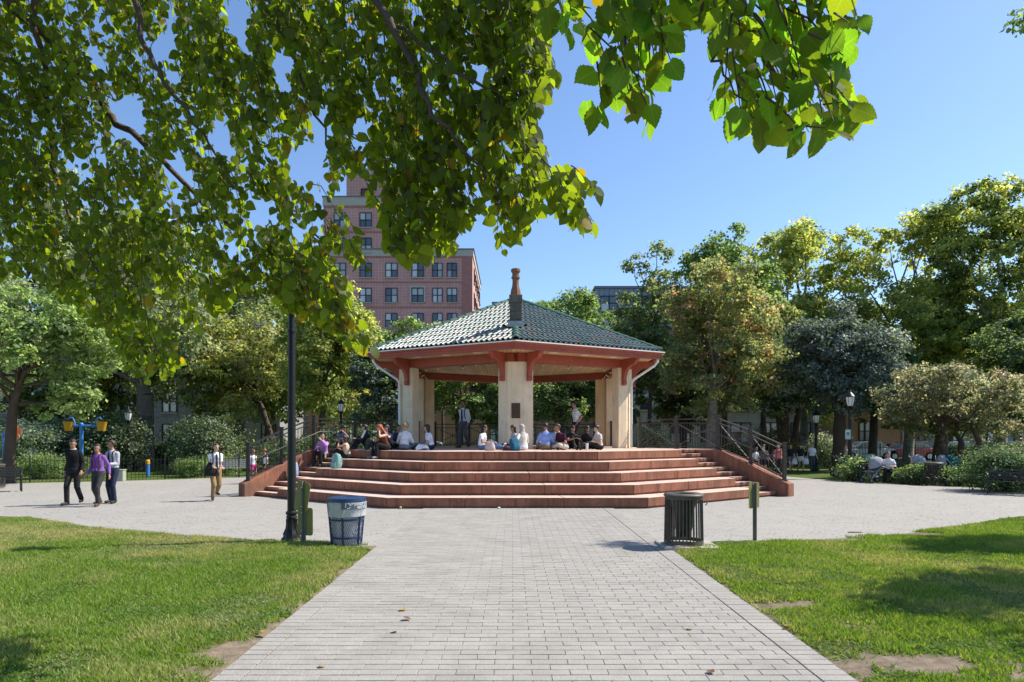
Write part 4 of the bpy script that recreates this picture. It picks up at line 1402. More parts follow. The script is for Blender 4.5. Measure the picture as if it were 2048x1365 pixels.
# small sign on the right lamp post
p = at(1696, 29.85)
t = thing('notice_sign', 'small white notice with green print fixed to the right lamp post', 'sign', (p.x, p.y, 0), R(8))
def plate(mb, w, h, r, o, y, th=.006, mi=0):
    prof = []
    for cx, cz, a0 in ((w / 2 - r, h / 2 - r, 0), (-w / 2 + r, h / 2 - r, 90), (-w / 2 + r, -h / 2 + r, 180), (w / 2 - r, -h / 2 + r, 270)):
        for q in range(5):
            a = R(a0 + q * 22.5); prof.append((cx + r * math.cos(a), cz + r * math.sin(a)))
    mb.slab(prof[::-1], (o[0], y, o[2]), (1, 0, 0), (0, 0, 1), (0, 1, 0), th, mi)
mb = MB(); plate(mb, .26, .42, .04, (0, 0, 1.93), 0); mb.build('plate', MATS['sign_white'], t)
mb = MB()
mb.box((0, -.006, 2.10), (.22, .004, .02)); mb.box((0, -.006, 1.76), (.22, .004, .02)); mb.box((-.10, -.006, 1.93), (.02, .004, .34)); mb.box((.10, -.006, 1.93), (.02, .004, .34)); mb.box((.0, -.006, 1.96), (.12, .004, .15)); mb.box((0, -.006, 1.83), (.13, .004, .03))
mb.build('print', MATS['sign_bright'], t)

def uchannel(mb, h):
    mb.box((0, 0, h / 2), (.012, .05, h)); mb.box((-.025, .02, h / 2), (.05, .008, h)) ; mb.box((.025, .0205, h / 2), (.045, .007, h))
t = thing('park_sign', 'pair of green sign panels seen from behind on a steel post by the lamp', 'sign', (-3.55, 11.58, 0), R(-18), 'green park signs seen from behind')
mb = MB(); uchannel(mb, 1.09)
for i in range(26): mb.box((0, -.028, .15 + i * .036), (.014, .006, .016))
mb.build('post', MATS['post_steel'], t)
mb = MB(); plate(mb, .33, .52, .05, (0, 0, 0), 0)
o = mb.build('panel', MATS['sign_green'], t); o.location = (-.035, .035, .82); o.rotation_euler = (0, R(11), R(-14)); o['label'] = 'upper panel, tilted to one side'
mb = MB(); plate(mb, .30, .47, .04, (0, 0, 0), 0)
o = mb.build('panel', MATS['sign_green'], t); o.location = (.025, .035, .40)
mb = MB()
for z in (.66, .98, .25, .55): mb.lathe([(.012, 0), (.010, .01)], (0, -.032, z), 8)
mb.build('bolt', MATS['alu'], t)
t = thing('park_sign', 'single green sign panel turned edge-on at the front of the right lawn', 'sign', (4.33, 12.14, 0), R(38), 'green park signs seen from behind')
mb = MB(); uchannel(mb, 1.02); mb.build('post', MATS['post_steel'], t)
mb = MB(); plate(mb, .32, .46, .04, (0, 0, .80), .029); mb.build('panel', MATS['sign_green'], t)

# recycling bin of expanded metal with a plastic liner
t = thing('recycling_bin', 'blue mesh recycling bin lined with a clear plastic bag on the left lawn', 'recycling bin', (-2.79, 11.52, .0), R(20))
HB = .80
rb = lambda z: .235 + (.305 - .235) * (z / HB)
mb = MB()
NS = 46
for k in range(NS):
    for sg in (1, -1):
        pts = []
        for q in range(13):
            z = .03 + (HB - .05) * q / 12; a = 2 * math.pi * (k / NS) + sg * q * .095
            pts.append((rb(z) * math.cos(a), rb(z) * math.sin(a), z))
        mb.tube(pts, .0031, 3, caps=False)
tag(mb.build('wire_mesh', MATS['bin_blue'], t), kind='stuff')
for z in (.16, .46, .025):
    mb = MB(); mb.lathe([(rb(z) + .002, -.018), (rb(z) + .010, -.018), (rb(z) + .010, .018), (rb(z) + .002, .018)], (0, 0, z), 32); mb.f = mb.f[:-2]; mb.m = mb.m[:-2]
    mb.build('band', MATS['bin_blue'], t)
for k in range(6):
    a = 2 * math.pi * k / 6 + R(-110); c, s_ = math.cos(a), math.sin(a)
    mb = MB(); mb.beam((c * (rb(0) + .012), s_ * (rb(0) + .012), 0), (c * (rb(HB) + .012), s_ * (rb(HB) + .012), HB - .02), .035, .012); mb.build('strap', MATS['bin_blue'], t)
mb = MB(); mb.lathe([(.10, .005), (.13, .025), (.27, .02), (.315, .005), (.32, -.045), (.305, -.05), (.30, -.01), (.13, .01), (.10, -.005)], (0, 0, HB + .01), 36)
mb.f = mb.f[:-2]; mb.m = mb.m[:-2]
mb.build('rim_lid', MATS['bin_blue'], t, 40)
def film(rf, z0, z1, nz, seed, drop=0.0):
    vs = []; n_ = 48
    for i in range(nz + 1):
        for k in range(n_):
            a = 2 * math.pi * k / n_
            zz = z0 + (z1 - z0) * i / nz
            if i == 0: zz += drop * (.5 + mnoise.noise(Vector((math.cos(a) * 1.2, math.sin(a) * 1.2, seed))) )
            r_ = rf(zz) + .008 * mnoise.noise(Vector((math.cos(a) * 5, math.sin(a) * 5, zz * 9 + seed)))
            vs.append((r_ * math.cos(a), r_ * math.sin(a), zz))
    fs = [(i * n_ + k, i * n_ + (k + 1) % n_, (i + 1) * n_ + (k + 1) % n_, (i + 1) * n_ + k) for i in range(nz) for k in range(n_)]
    return MB().add(vs, fs)
film(lambda z: rb(z) - .018, .05, HB - .03, 10, 1).build('bag_liner', MATS['bag_film'], t, 80)
film(lambda z: rb(z) + .026, HB - .33, HB - .045, 6, 5, .12).build('bag_fold', MATS['bag_film'], t, 80)
# label band: recycling arrows and two lines of lettering, bent round the bin
def bend_text(txt, size, z, a0, r_, mat, parent, name='lettering'):
    cu = bpy.data.curves.new('txt', 'FONT'); cu.body = txt; cu.size = size; cu.align_x = 'LEFT'; cu.extrude = .001; cu.offset = .0004
    o = bpy.data.objects.new('txt', cu); col.objects.link(o)
    dg = bpy.context.evaluated_depsgraph_get()
    me = bpy.data.meshes.new_from_object(o.evaluated_get(dg))
    bpy.data.objects.remove(o)
    for v in me.vertices:
        a = a0 + v.co.x / r_
        rr_ = r_ + v.co.z
        v.co = (rr_ * math.cos(a), rr_ * math.sin(a), z + v.co.y)
    me.materials.clear(); me.materials.append(mat)
    return obj(name, me, parent)
RL = .334
A0 = R(-110)
mb = MB()
n_ = 24
vs = []
for q in range(n_ + 1):
    a = A0 - .02 + q / n_ * 1.95
    vs += [((RL - .006) * math.cos(a), (RL - .006) * math.sin(a), HB - .155), ((RL - .006) * math.cos(a), (RL - .006) * math.sin(a), HB - .04)]
mb.add(vs, [(2 * q, 2 * q + 2, 2 * q + 3, 2 * q + 1) for q in range(n_)])
lbl = mb.build('label_band', MATS['bin_navy'], t, 60)
M('print_white', (.72, .74, .76), .6, .08, 6)
bend_text('JERSEY CITY', .062, HB - .092, A0 + .62, RL, MATS['print_white'], lbl)
bend_text('RECYCLES', .062, HB - .148, A0 + .78, RL, MATS['print_white'], lbl)
mb = MB()
for k in range(3):                       # chasing arrows
    an0 = 2 * math.pi * k / 3 + R(100)
    pts = [(an0 - q * .30) for q in range(5)]
    ring = []
    for w_ in (.034, .048):
        for a in pts: ring.append((w_ * math.cos(a), w_ * math.sin(a)))
    fs = [(q, q + 1, 5 + q + 1, 5 + q) for q in range(4)]
    ae = pts[-1]
    tip = [(.026 * math.cos(ae), .026 * math.sin(ae)), (.056 * math.cos(ae), .056 * math.sin(ae)), (.043 * math.cos(ae - .55), .043 * math.sin(ae - .55))]
    o_ = len(ring); ring += tip; fs.append((o_, o_ + 1, o_ + 2))
    vs = []
    for x, y in ring:
        a = A0 + .30 + x / RL; vs.append((RL * math.cos(a), RL * math.sin(a), HB - .098 + y))
    mb.add(vs, fs)
mb.build('recycling_symbol', MATS['print_white'], lbl)

# slatted litter bins
def litter_bin(label, loc, rz=0, pad=True):
    t = thing('litter_bin', label, 'litter bin', loc, rz, 'black slatted litter bins')
    z0 = .06 if pad else .02
    Hh = .86
    rf = lambda z: .312 - .016 * min(1, max(0, z / Hh))
    nS = 34
    for k in range(nS):
        a = 2 * math.pi * k / nS
        pts = [(rf(z) * math.cos(a), rf(z) * math.sin(a), z0 + z) for z in (.03, .2, .4, .6, .75, .82)]
        pts[-1] = ((rf(.82) + .006) * math.cos(a), (rf(.82) + .006) * math.sin(a), z0 + .82)
        mb = MB()
        for i in range(len(pts) - 1):
            mb.beam(pts[i], pts[i + 1], .021, .008)
        mb.build('slat', MATS['bin_black'], t)
    for z in (.045, .78):
        mb = MB(); mb.lathe([(rf(z) - .02, -.03), (rf(z) + .012, -.03), (rf(z) + .012, .03), (rf(z) - .02, .03)], (0, 0, z0 + z), 32); mb.f = mb.f[:-2]; mb.m = mb.m[:-2]
        mb.build('hoop', MATS['bin_black'], t, 40)
    mb = MB(); mb.lathe([(.17, .80), (.18, .835), (.26, .85), (.31, .84), (.33, .82), (.33, .80), (.305, .79)], (0, 0, z0), 36); mb.f = mb.f[:-2]; mb.m = mb.m[:-2]
    mb.build('rim_lid', MATS['bin_black'], t, 40)
    mb = MB(); mb.lathe([(.02, .10), (.11, .12), (.15, .3), (.17, .55), (.22, .80)], (0, 0, z0), 24); mb.f = mb.f[:-1]; mb.m = mb.m[:-1]
    mb.build('liner', MATS['liner_dark'], t, 50)
    if pad:
        mb = MB(); mb.box((.06, .02, .028), (.92, .82, .056)); mb.build('pad', MATS['slab_concrete'], t, bevel=.01)
        mb = MB(); mb.tube([(.31, 0, z0 + .70), (.37, 0, z0 + .71), (.39, 0, z0 + .67), (.36, 0, z0 + .64)], .009, 6); mb.build('hook', MATS['bin_black'], t)
    return t
litter_bin('black slatted litter bin on a concrete pad at the path edge', (2.86, 11.37, 0))
p = at(1867, 25.9); litter_bin('dark slatted litter bin standing among the low shrubs on the right', (p.x, p.y, 0), 0, False)
p = at(3, 24.3); litter_bin('dark slatted litter bin cut off by the left picture edge', (p.x - .25, p.y, 0), 0, False)

def bench(label, loc, rz, L=1.8, mat='bench_black', nsl=9, arms=3):
    t = thing('park_bench', label, 'bench', loc, rz, 'park benches')
    mt = MATS[mat]
    xs = [-L / 2 + .03 + (L - .06) * i / (arms - 1) for i in range(arms)]
    for x in xs:
        mb = MB()
        mb.beam((x, -.22, 0), (x, -.22, .42), .04, .02); mb.beam((x, .22, 0), (x, .28, .82), .04, .02)
        mb.beam((x, -.24, .40), (x, .24, .38), .035, .02)
        mb.tube([(x, -.22, .12), (x, 0, .22), (x, .22, .10)], .014, 6)
        mb.build('leg_frame', MATS['bench_black'], t)
        mb = MB(); mb.tube([(x, -.25, .40), (x, -.27, .52), (x, -.20, .63), (x, -.05, .68), (x, .10, .66), (x, .24, .56)], .017, 8); mb.build('armrest', MATS['bench_black'], t, 50)
    for i in range(5):
        mb = MB(); mb.box((0, -.20 + i * .095, .425 - .004 * i), (L, .07, .022)); mb.build('seat_slat', mt, t, bevel=.005)
    for i in range(4):
        mb = MB(); mb.box((0, .245 + .012 * i, .50 + i * .092), (L, .022, .07)); mb.build('back_slat', mt, t, bevel=.005)
    return t
bench('black bench with curved armrests in front of the evergreen shrub on the right', (at(2040, 21.2).x + .30, 21.2, 0), R(-38), 2.2)
bench('black bench with curved armrest cut off by the left picture edge', (-17.35, 22.3, 0), R(40), 2.2)
p = at(1772, 27.3); bench('dark bench among shrubs where the person in white sits', (p.x, p.y + .05, 0), R(-20), 1.9)
p = at(462, 30.8); bench('pale grey slatted bench beyond the lone boy', (p.x, p.y, 0), R(10), 1.9, 'bench_grey', arms=2)

# ------------------------------------------------------------------ bags and small things
def backpack(label, loc, rz, c, sc_=1.0, tilt=0, c2=(.03, .03, .03)):
    t = thing('backpack', label, 'backpack', loc, rz, 'bags lying about')
    mt = cloth('bag_%.2f_%.2f_%.2f' % c, c); m2 = cloth('bag2_%.2f_%.2f' % c2[:2], c2)
    mb = MB()
    vs = []
    for z, w, d in ((0, .13, .08), (.015, .15, .095), (.10, .158, .105), (.24, .155, .10), (.34, .15, .09), (.40, .135, .075), (.43, .10, .05), (.44, .06, .03)):
        vs.append((Vector((.01 * math.sin(z * 9), 0, z)), w, d))
    loft(mb, vs, Vector((1, 0, 0)), 24, .55); mb.build('bag_body', mt, t, 60)
    mb = MB(); loft(mb, [(Vector((0, -.09, .02)), .115, .035), (Vector((0, -.10, .06)), .125, .045), (Vector((0, -.10, .17)), .122, .04), (Vector((0, -.09, .21)), .10, .02)], Vector((1, 0, 0)), 18, .55); mb.build('pocket', mt, t, 60)
    mb = MB(); mb.tube([(-.03, 0, .41), (-.025, 0, .46), (.025, 0, .46), (.03, 0, .41)], .009, 6); mb.build('handle', m2, t)
    for sx in (-1, 1):
        mb = MB(); mb.tube([(sx * .06, .07, .38), (sx * .09, .13, .30), (sx * .10, .12, .15), (sx * .12, .07, .04)], .014, 6); mb.build('shoulder_strap', m2, t)
    mb = MB(); mb.tube([(-.14, -.05, .28), (-.07, -.085, .34), (.07, -.085, .34), (.14, -.05, .28)], .005, 5); mb.build('zip', m2, t)
    t.scale = (sc_,) * 3
    t.rotation_euler = (tilt, 0, rz)
    return t
q = tier(-1, 2, 3.75, .32); backpack('mint green backpack standing on the left seating steps', q, OUTL, (.20, .34, .32), 1.05, c2=(.30, .42, .40))
q = tier(-1, 1, 5.5, .5); backpack('pale blue and grey backpack beside the left cheek wall', q, OUTL - R(10), (.26, .34, .52), 1.05)
backpack('teal backpack lying on the platform below the plaque', gp(1031, 20.95, ZP + .0), R(30), (.02, .10, .16), .95, R(-18), (.03, .03, .04))
q = tier(-1, 4, 3.25, .25); backpack('dark green camouflage backpack near the reading woman', q, OUTL, (.035, .05, .035), .85)
def soft_bag(label, loc, rz, c, c2, w=.2, h=.26):
    t = thing('tote_bag', label, 'bag', loc, rz, 'bags lying about')
    mb = MB(); loft(mb, [(Vector((0, 0, 0)), w * .9, .09), (Vector((0, 0, .06)), w, .11), (Vector((.01, 0, h * .65)), w * .85, .08), (Vector((.02, 0, h)), w * .55, .03)], Vector((1, 0, 0)), 16)
    for i in range(len(mb.v)):
        v = Vector(mb.v[i]); k = mnoise.noise(v * 9 + Vector(loc)) * .02; mb.v[i] = tuple(v + Vector((k, k * .6, max(-v.z, k * .5))))
    mb.build('bag_body', cloth('tote_%.2f_%.2f' % c[:2], c), t, 60)
    mb = MB(); loft(mb, [(Vector((0, 0, -.001)), w * .92, .095), (Vector((0, 0, .07)), w * 1.02, .115)], Vector((1, 0, 0)), 16); mb.build('bag_base', cloth('toteb_%.2f_%.2f' % c2[:2], c2), t, 60)
    for y in (-.04, .04):
        mb = MB(); mb.tube([(-.06, y, h * .85), (-.04, y, h * 1.25), (.05, y, h * 1.3), (.08, y, h * .9)], .008, 6); mb.build('handle', cloth('toteb_%.2f_%.2f' % c2[:2], c2), t)
    return t
soft_bag('white bag with a blue base beside the woman in a white tee', gp(845, 21.5, ZP), R(5), (.62, .64, .66), (.05, .11, .24), .22, .2)
soft_bag('crumpled pale pink tote bag in front of the girl in jeans', gp(980, 21.2, ZP), R(-15), (.55, .45, .42), (.48, .39, .37), .18, .26)
soft_bag('dark crumpled bag on the platform behind the paper cup', gp(764, 22.6, ZP), R(10), (.03, .03, .032), (.02, .02, .02), .28, .2)
soft_bag('purple bag slumped next to the teal backpack', gp(1015, 21.3, ZP), R(20), (.09, .045, .07), (.06, .03, .05), .16, .17)
soft_bag('dark coat bundle carried at the hip of the lone boy', gp(424, 19.5, .72), R(30), (.02, .022, .02), (.02, .022, .02), .2, .38)
def cup(label, loc, c, r=.04, h=.12, lid=True):
    t = thing('cup', label, 'cup', loc, 0, 'cups and bottles on the platform')
    mb = MB(); mb.lathe([(r * .75, 0), (r, h)], n=14); mb.build('cup_body', M('cup_%.2f' % c[0], c, .5, .05, 8), t, 40)
    mb = MB(); mb.lathe([(r * 1.06, h), (r * 1.06, h + .012), (r * .9, h + .02)], n=14); mb.build('lid', MATS['sign_white'], t, 40)
cup('white paper cup at the left end of the platform edge', gp(750, 21.75, ZP), (.66, .62, .56), .05, .11)
cup('tall white bottle beside the girl in the black tee', gp(1174, 21.6, ZP), (.70, .68, .66), .045, .20)
q = tier(-1, 3, 4.72, .12); cup('small cream bottle standing beside the person in lilac', q, (.55, .50, .40), .035, .17)
t = thing('tennis_ball', 'small yellow-green ball lying at the foot of the steps', 'ball', at(801, 17.35, .0))
mb = MB(); mb.ball((0, 0, .036), .034, 12); mb.build('ball', M('ball_green', (.35, .45, .12), .8, .1, 20), t, 80)
t = thing('paper_scrap', 'crumpled white paper scrap on the paving before the steps', 'litter', at(998, 17.3, .016))
mb = MB(); mb.ball((0, 0, .02), (.045, .03, .022), 9)
mb.v = [tuple(Vector(v) * (1 + .35 * mnoise.noise(Vector(v) * 60)) ) for v in mb.v]
mb.build('paper', MATS['sign_white'], t)
mb = MB(); mb.slab([(-.10, -.14), (.10, -.14), (.10, .14), (-.10, .14)], (0, 0, 0), (1, 0, 0), (0, 0, 1), (0, 1, 0), .004)
q = Vector(tier(-1, 4, 3.75, .62)); o = mb.build('paper_sheet', MATS['sign_white']); o.location = q + Vector((-.02, -.62, .52)); o.rotation_euler = (R(-25), 0, R(-60)); tag(o, 'white sheet held up by the woman reading in black', 'paper')
# loudly small: white carrier bags of the girls
for px, lb in ((1589, 'white carrier bag hanging beside the girl in grey shorts'), (1612, 'white carrier bag hanging beside the girl in white shorts')):
    soft_bag(lb, gp(px, 34.9, .42), 0, (.62, .62, .64), (.6, .6, .62), .14, .3)

# ------------------------------------------------------------------ strollers
def stroller(label, loc, rz, hood, seat=(.03, .03, .035), sc_=1.0):
    t = thing('stroller', label, 'stroller', loc, rz, 'strollers parked by the shrubs')
    al = MATS['alu']; hd = cloth('hood_%.2f_%.2f' % hood[:2], hood); st = cloth('seat_%.2f' % seat[0], seat)
    for sx in (-1, 1):
        x = sx * .24
        mb = MB(); mb.tube([(x, -.42, .14), (x, .10, .60), (x, .42, .98)], .016, 8); mb.build('side_tube', al, t, 60)
        mb = MB(); mb.tube([(x, .40, .14), (x, .02, .55)], .016, 8); mb.build('rear_leg', al, t, 60)
        for y, r_ in ((-.42, .10), (.40, .14)):
            mb = MB(); mb.tube([(x - .02, y, r_), (x + .02, y, r_)], [r_, r_], 18); wl = mb.build('wheel', MATS['rubber'], t, 30)
            mb = MB(); mb.tube([(x - .025, y, r_), (x + .025, y, r_)], r_ * .62, 14); mb.build('hub', al, wl, 30)
    mb = MB(); mb.tube([(-.24, .42, .98), (-.2, .47, 1.03), (.2, .47, 1.03), (.24, .42, .98)], .017, 8); mb.build('handle', MATS['rubber'], t, 60)
    mb = MB(); loft(mb, [(Vector((0, -.34, .46)), .2, .04), (Vector((0, -.10, .42)), .21, .08), (Vector((0, .10, .50)), .21, .10), (Vector((0, .28, .82)), .2, .06)], Vector((1, 0, 0)), 14); mb.build('seat', st, t, 60)
    mb = MB(); loft(mb, [(Vector((0, -.22, .22)), .17, .04), (Vector((0, .05, .20)), .18, .07), (Vector((0, .30, .24)), .17, .05)], Vector((1, 0, 0)), 14); mb.build('basket', st, t, 60)
    vs = []; n1, n2 = 9, 12                                        # folding hood: a quarter shell with thickness
    for sh_ in (0, .012):
        for i in range(n1 + 1):
            a = R(-20 + 150 * i / n1)
            for k in range(n2 + 1):
                b_ = math.pi * k / n2
                rx, r2 = .25 - sh_, .36 - sh_
                rib = 1 + .012 * math.cos(i * math.pi)
                vs.append((rx * math.cos(b_), .14 - r2 * math.sin(b_) * math.cos(a) * rib, .68 + r2 * math.sin(b_) * math.sin(a) * rib))
    m1 = (n1 + 1) * (n2 + 1)
    fs = []
    for i in range(n1):
        for k in range(n2):
            a = i * (n2 + 1) + k
            fs.append((a, a + 1, a + n2 + 2, a + n2 + 1)); fs.append((m1 + a + n2 + 1, m1 + a + n2 + 2, m1 + a + 1, m1 + a))
    for k in range(n2):
        fs.append((k + 1, k, m1 + k, m1 + k + 1)); a = n1 * (n2 + 1) + k; fs.append((a, a + 1, m1 + a + 1, m1 + a))
    MB().add(vs, fs).build('hood', hd, t, 60)
    t.scale = (sc_,) * 3
    return t
stroller('grey-hooded stroller parked on the plaza beside the seated person', gp(1748, 27.2), R(-70), (.30, .31, .34), (.16, .17, .19))
stroller('pale-framed stroller behind the low shrubs, left of the bin', gp(1842, 30.2), R(40), (.40, .40, .41))
stroller('light grey stroller behind the low shrubs, right of the bin', gp(1884, 30), R(-30), (.34, .36, .40))
stroller('teal-hooded stroller next to the crab-apple trunk', gp(1909, 29.8), R(60), (.02, .12, .13))
stroller('stroller with a pale mint hood behind the bushy corner', gp(1748, 31.5), R(20), (.38, .42, .40))
stroller('black stroller standing at the foot of the right lamp post', gp(1688, 31), R(80), (.025, .025, .03))

# ------------------------------------------------------------------ splash pad
p = at(163, 33)
t = thing('bucket_fountain', 'blue splash-pad post with two yellow tipping buckets', 'water feature', (p.x, p.y, 0))
zt = zof(852, 33)
mb = MB(); mb.tube([(0, 0, 0), (0, 0, zt + .06)], .085, 14); mb.ball((0, 0, zt + .06), .10, 12); mb.build('post', MATS['splash_blue'], t, 50)
mb = MB(); mb.tube([(-.62, 0, zt), (.95, 0, zt - .02)], .06, 12); mb.build('arm', MATS['splash_blue'], t, 50)
for x, lx in ((-.62, .25), (.98, -.25)):
    mb = MB(); mb.lathe([(.15, -.25), (.17, -.22), (.24, .18), (.26, .20), (.22, .19), (.15, -.2)], (x, 0, zt), 16)
    b_ = mb.build('bucket', MATS['splash_yellow'], t, 40)
    pts = [(x + lx * 1.3, 0, zt), (x + lx * 1.15, 0, zt + .22), (x + lx * .8, 0, zt + .38), (x + lx * .35, 0, zt + .40), (x, 0, zt + .30)]
    mb = MB(); mb.tube(pts, .03, 8); mb.build('spout', MATS['splash_blue'], t, 50)
p = at(8, 31.5)
t = thing('pinwheel_fountain', 'orange spinning flower on a blue post partly behind the maple trunk', 'water feature', (p.x, p.y, 0))
mb = MB(); mb.tube([(0, 0, 0), (0, 0, zof(866, 31.5))], .07, 12); mb.build('post', MATS['splash_blue'], t, 50)
zc = zof(866, 31.5); 
mb = MB(); mb.tube([(0, 0, zc), (.52, -.1, zc)], .045, 8); mb.build('arm', MATS['splash_blue'], t, 50)
for k in range(6):
    a = 2 * math.pi * k / 6 + .3; c, s_ = math.cos(a), math.sin(a)
    mb = MB(); mb.slab([(.06, -.05), (.22, -.13), (.36, -.08), (.38, .06), (.24, .11), (.06, .05)], (.52, -.12, zc), (c, .25 * math.sin(a + .5), s_), (-s_, .25 * math.cos(a + .5), c), (0, 1, 0), .02)
    mb.build('petal', MATS['splash_orange'], t, bevel=.01)
mb = MB(); mb.ball((.52, -.16, zc), .09, 10); mb.build('hub', MATS['splash_yellow'], t, 60)
p = at(296, 31.2)
t = thing('bollard', 'short blue bollard with a yellow cap inside the left fence', 'bollard', (p.x, p.y, 0))
mb = MB(); mb.tube([(0, 0, 0), (0, 0, .60)], .085, 12); mb.build('post', MATS['splash_blue'], t, 50)
mb = MB(); mb.lathe([(.10, .58), (.10, .74), (.06, .78)], n=12); mb.build('cap', MATS['splash_yellow'], t, 40)
p = at(240, 28.2)
t = thing('utility_box', 'pale grey-green utility box in front of the left fence', 'utility box', (p.x, p.y, 0), R(10))
mb = MB(); mb.box((0, 0, .22), (.36, .36, .44)); mb.build('box', M('box_green', (.30, .32, .25), .8, .1, 5), t, bevel=.02)
mb = MB(); mb.box((0, 0, .46), (.40, .40, .04)); mb.build('lid', MATS['box_green'], t, bevel=.01)

# ------------------------------------------------------------------ picket fences
def picket_fence(label, pts, h=1.0, gap=.14, group='iron picket fences', closeup=True):
    t = thing('picket_fence', label, 'fence', pts[0], 0, group)
    O = Vector(pts[0]); mt = MATS['black_iron']
    mb = MB(); mb.box((0, 0, h / 2), (.016, .016, h)); mb.add([(-.012, -.012, h), (.012, -.012, h), (.012, .012, h), (-.012, .012, h), (0, 0, h + .05)], [(0, 1, 4), (1, 2, 4), (2, 3, 4), (3, 0, 4)])
    pk = mb.mesh('picket', mt)
    mb = MB(); mb.box((0, 0, h / 2 + .03), (.05, .05, h + .06)); mb.lathe([(.03, h + .06), (.04, h + .1), (.02, h + .14)], n=8)
    ps = mb.mesh('fence_post', mt)
    for i in range(len(pts) - 1):
        a, b_ = Vector(pts[i]) - O, Vector(pts[i + 1]) - O
        for z in (.12, h - .12):
            mb = MB(); mb.beam(a + Vector((0, 0, z)), b_ + Vector((0, 0, z)), .035, .02); mb.build('rail', mt, t)
        n_ = max(2, int((b_ - a).length / gap))
        ang = math.atan2(b_.y - a.y, b_.x - a.x)
        obj('fence_post', ps, t, loc=a, rz=ang)
        for k in range(1, n_):
            obj('picket', pk, t, loc=a.lerp(b_, k / n_), rz=ang)
    obj('fence_post', ps, t, loc=Vector(pts[-1]) - O)
pts = []
for px, d in ((-30, 27.2), (60, 28.0), (150, 28.8), (240, 29.6), (330, 30.2), (410, 30.6), (478, 30.8)):
    p = at(px, d); pts.append((p.x, p.y, -.05))
picket_fence('low black picket fence curving along the left side of the plaza', pts)
pts = []
for px, d in ((395, 36), (480, 36), (560, 36)):
    p = at(px, d); pts.append((p.x, p.y, -.05))
picket_fence('second black picket fence farther back beyond the pale bench', pts, 1.3)
pts = []
for px in (1410, 1480, 1550, 1620, 1690, 1760, 1830, 1900, 1970, 2060):
    p = at(px, 47); pts.append((p.x, p.y, -.05))
picket_fence('black perimeter fence behind the trees on the right', pts, 1.25, .2)
# low hoop edging in front of the planting bed
BED = [(1690, 27.8), (1740, 28.4), (1800, 26.2), (1850, 25.5), (1900, 25.0), (1950, 24.6), (1990, 24.4)]
t = thing('hoop_edging', 'low black hoop edging in front of the shrubs on the right', 'fence', gp(1690, 27.8))
O = Vector(gp(1690, 27.8))
hp_ = MB(); hp_.tube([(-.17, 0, 0), (-.17, 0, .20), (-.12, 0, .30), (0, 0, .34), (.12, 0, .30), (.17, 0, .20), (.17, 0, 0)], .011, 6)
hme = hp_.mesh('hoop', MATS['black_iron'], 60)
for i in range(len(BED) - 1):
    a, b_ = Vector(gp(*BED[i])), Vector(gp(*BED[i + 1]))
    n_ = max(1, int((b_ - a).length / .26)); ang = math.atan2(b_.y - a.y, b_.x - a.x)
    for k in range(n_): obj('hoop', hme, t, loc=a.lerp(b_, k / n_) - O, rz=ang)

# ------------------------------------------------------------------ buildings
def brick_wall_mat(name, c1, c2, mortar, w, h, ms, axis='x'):
    m, nt, out = new_mat(name)
    b = nd(nt, 'ShaderNodeBsdfPrincipled', Roughness=.85)
    sp = nt.nodes.new('ShaderNodeSeparateXYZ'); nt.links.new(position(nt), sp.inputs[0])
    cb = nt.nodes.new('ShaderNodeCombineXYZ')
    nt.links.new(mathn(nt, 'ADD', sp.outputs[0], sp.outputs[1]), cb.inputs[0]); nt.links.new(sp.outputs[2], cb.inputs[1])
    br = nd(nt, 'ShaderNodeTexBrick', Scale=1.0); br.offset = 0.0
    br.inputs['Brick Width'].default_value = w; br.inputs['Row Height'].default_value = h; br.inputs['Mortar Size'].default_value = ms
    br.inputs['Color1'].default_value = (*c1, 1); br.inputs['Color2'].default_value = (*c2, 1); br.inputs['Mortar'].default_value = (*mortar, 1)
    nt.links.new(cb.outputs[0], br.inputs['Vector'])
    f = ramp(nt, noise(nt, .25, 5, .7), .35, .7)
    hs = nt.nodes.new('ShaderNodeHueSaturation'); nt.links.new(br.outputs['Color'], hs.inputs['Color'])
    nt.links.new(mathn(nt, 'ADD', mathn(nt, 'MULTIPLY', f, .25), .87), hs.inputs['Value'])
    nt.links.new(hs.outputs[0], b.inputs['Base Color'])
    nt.links.new(b.outputs[0], out.inputs['Surface'])
    return m
brick_wall_mat('brick_red', (.53, .275, .24), (.48, .24, .21), (.58, .35, .31), .40, .40, .035)
brick_wall_mat('brick_orange', (.42, .20, .10), (.36, .17, .085), (.45, .30, .2), .22, .075, .012)
brick_wall_mat('stone_beige', (.46, .41, .34), (.42, .37, .31), (.34, .30, .25), 1.2, .6, .03)
brick_wall_mat('metal_blue', (.20, .25, .33), (.22, .27, .35), (.12, .15, .20), .55, 30, .05)
brick_wall_mat('facade_grey', (.30, .29, .27), (.27, .26, .25), (.2, .2, .19), .9, .45, .03)
M('stone_trim', (.44, .40, .35), .8, .1, 2)
M('brick_dark', (.38, .17, .145), .85, .15, 2)
M('win_frame', (.022, .022, .024), .5, .1, 2)
M('coping_metal', (.16, .16, .16), .5, .1, 2)
m, nt, out = new_mat('window_glass')
b = nd(nt, 'ShaderNodeBsdfPrincipled', Roughness=.08)
b.inputs['Specular IOR Level'].default_value = .9
oi = nt.nodes.new('ShaderNodeObjectInfo')
r3 = mathn(nt, 'GREATER_THAN', oi.outputs['Random'], .45)
c = mixc(nt, r3, (.06, .075, .095), (.46, .46, .46))     # bare panes and panes with a pale blind behind
hs = nt.nodes.new('ShaderNodeHueSaturation'); nt.links.new(c, hs.inputs['Color'])
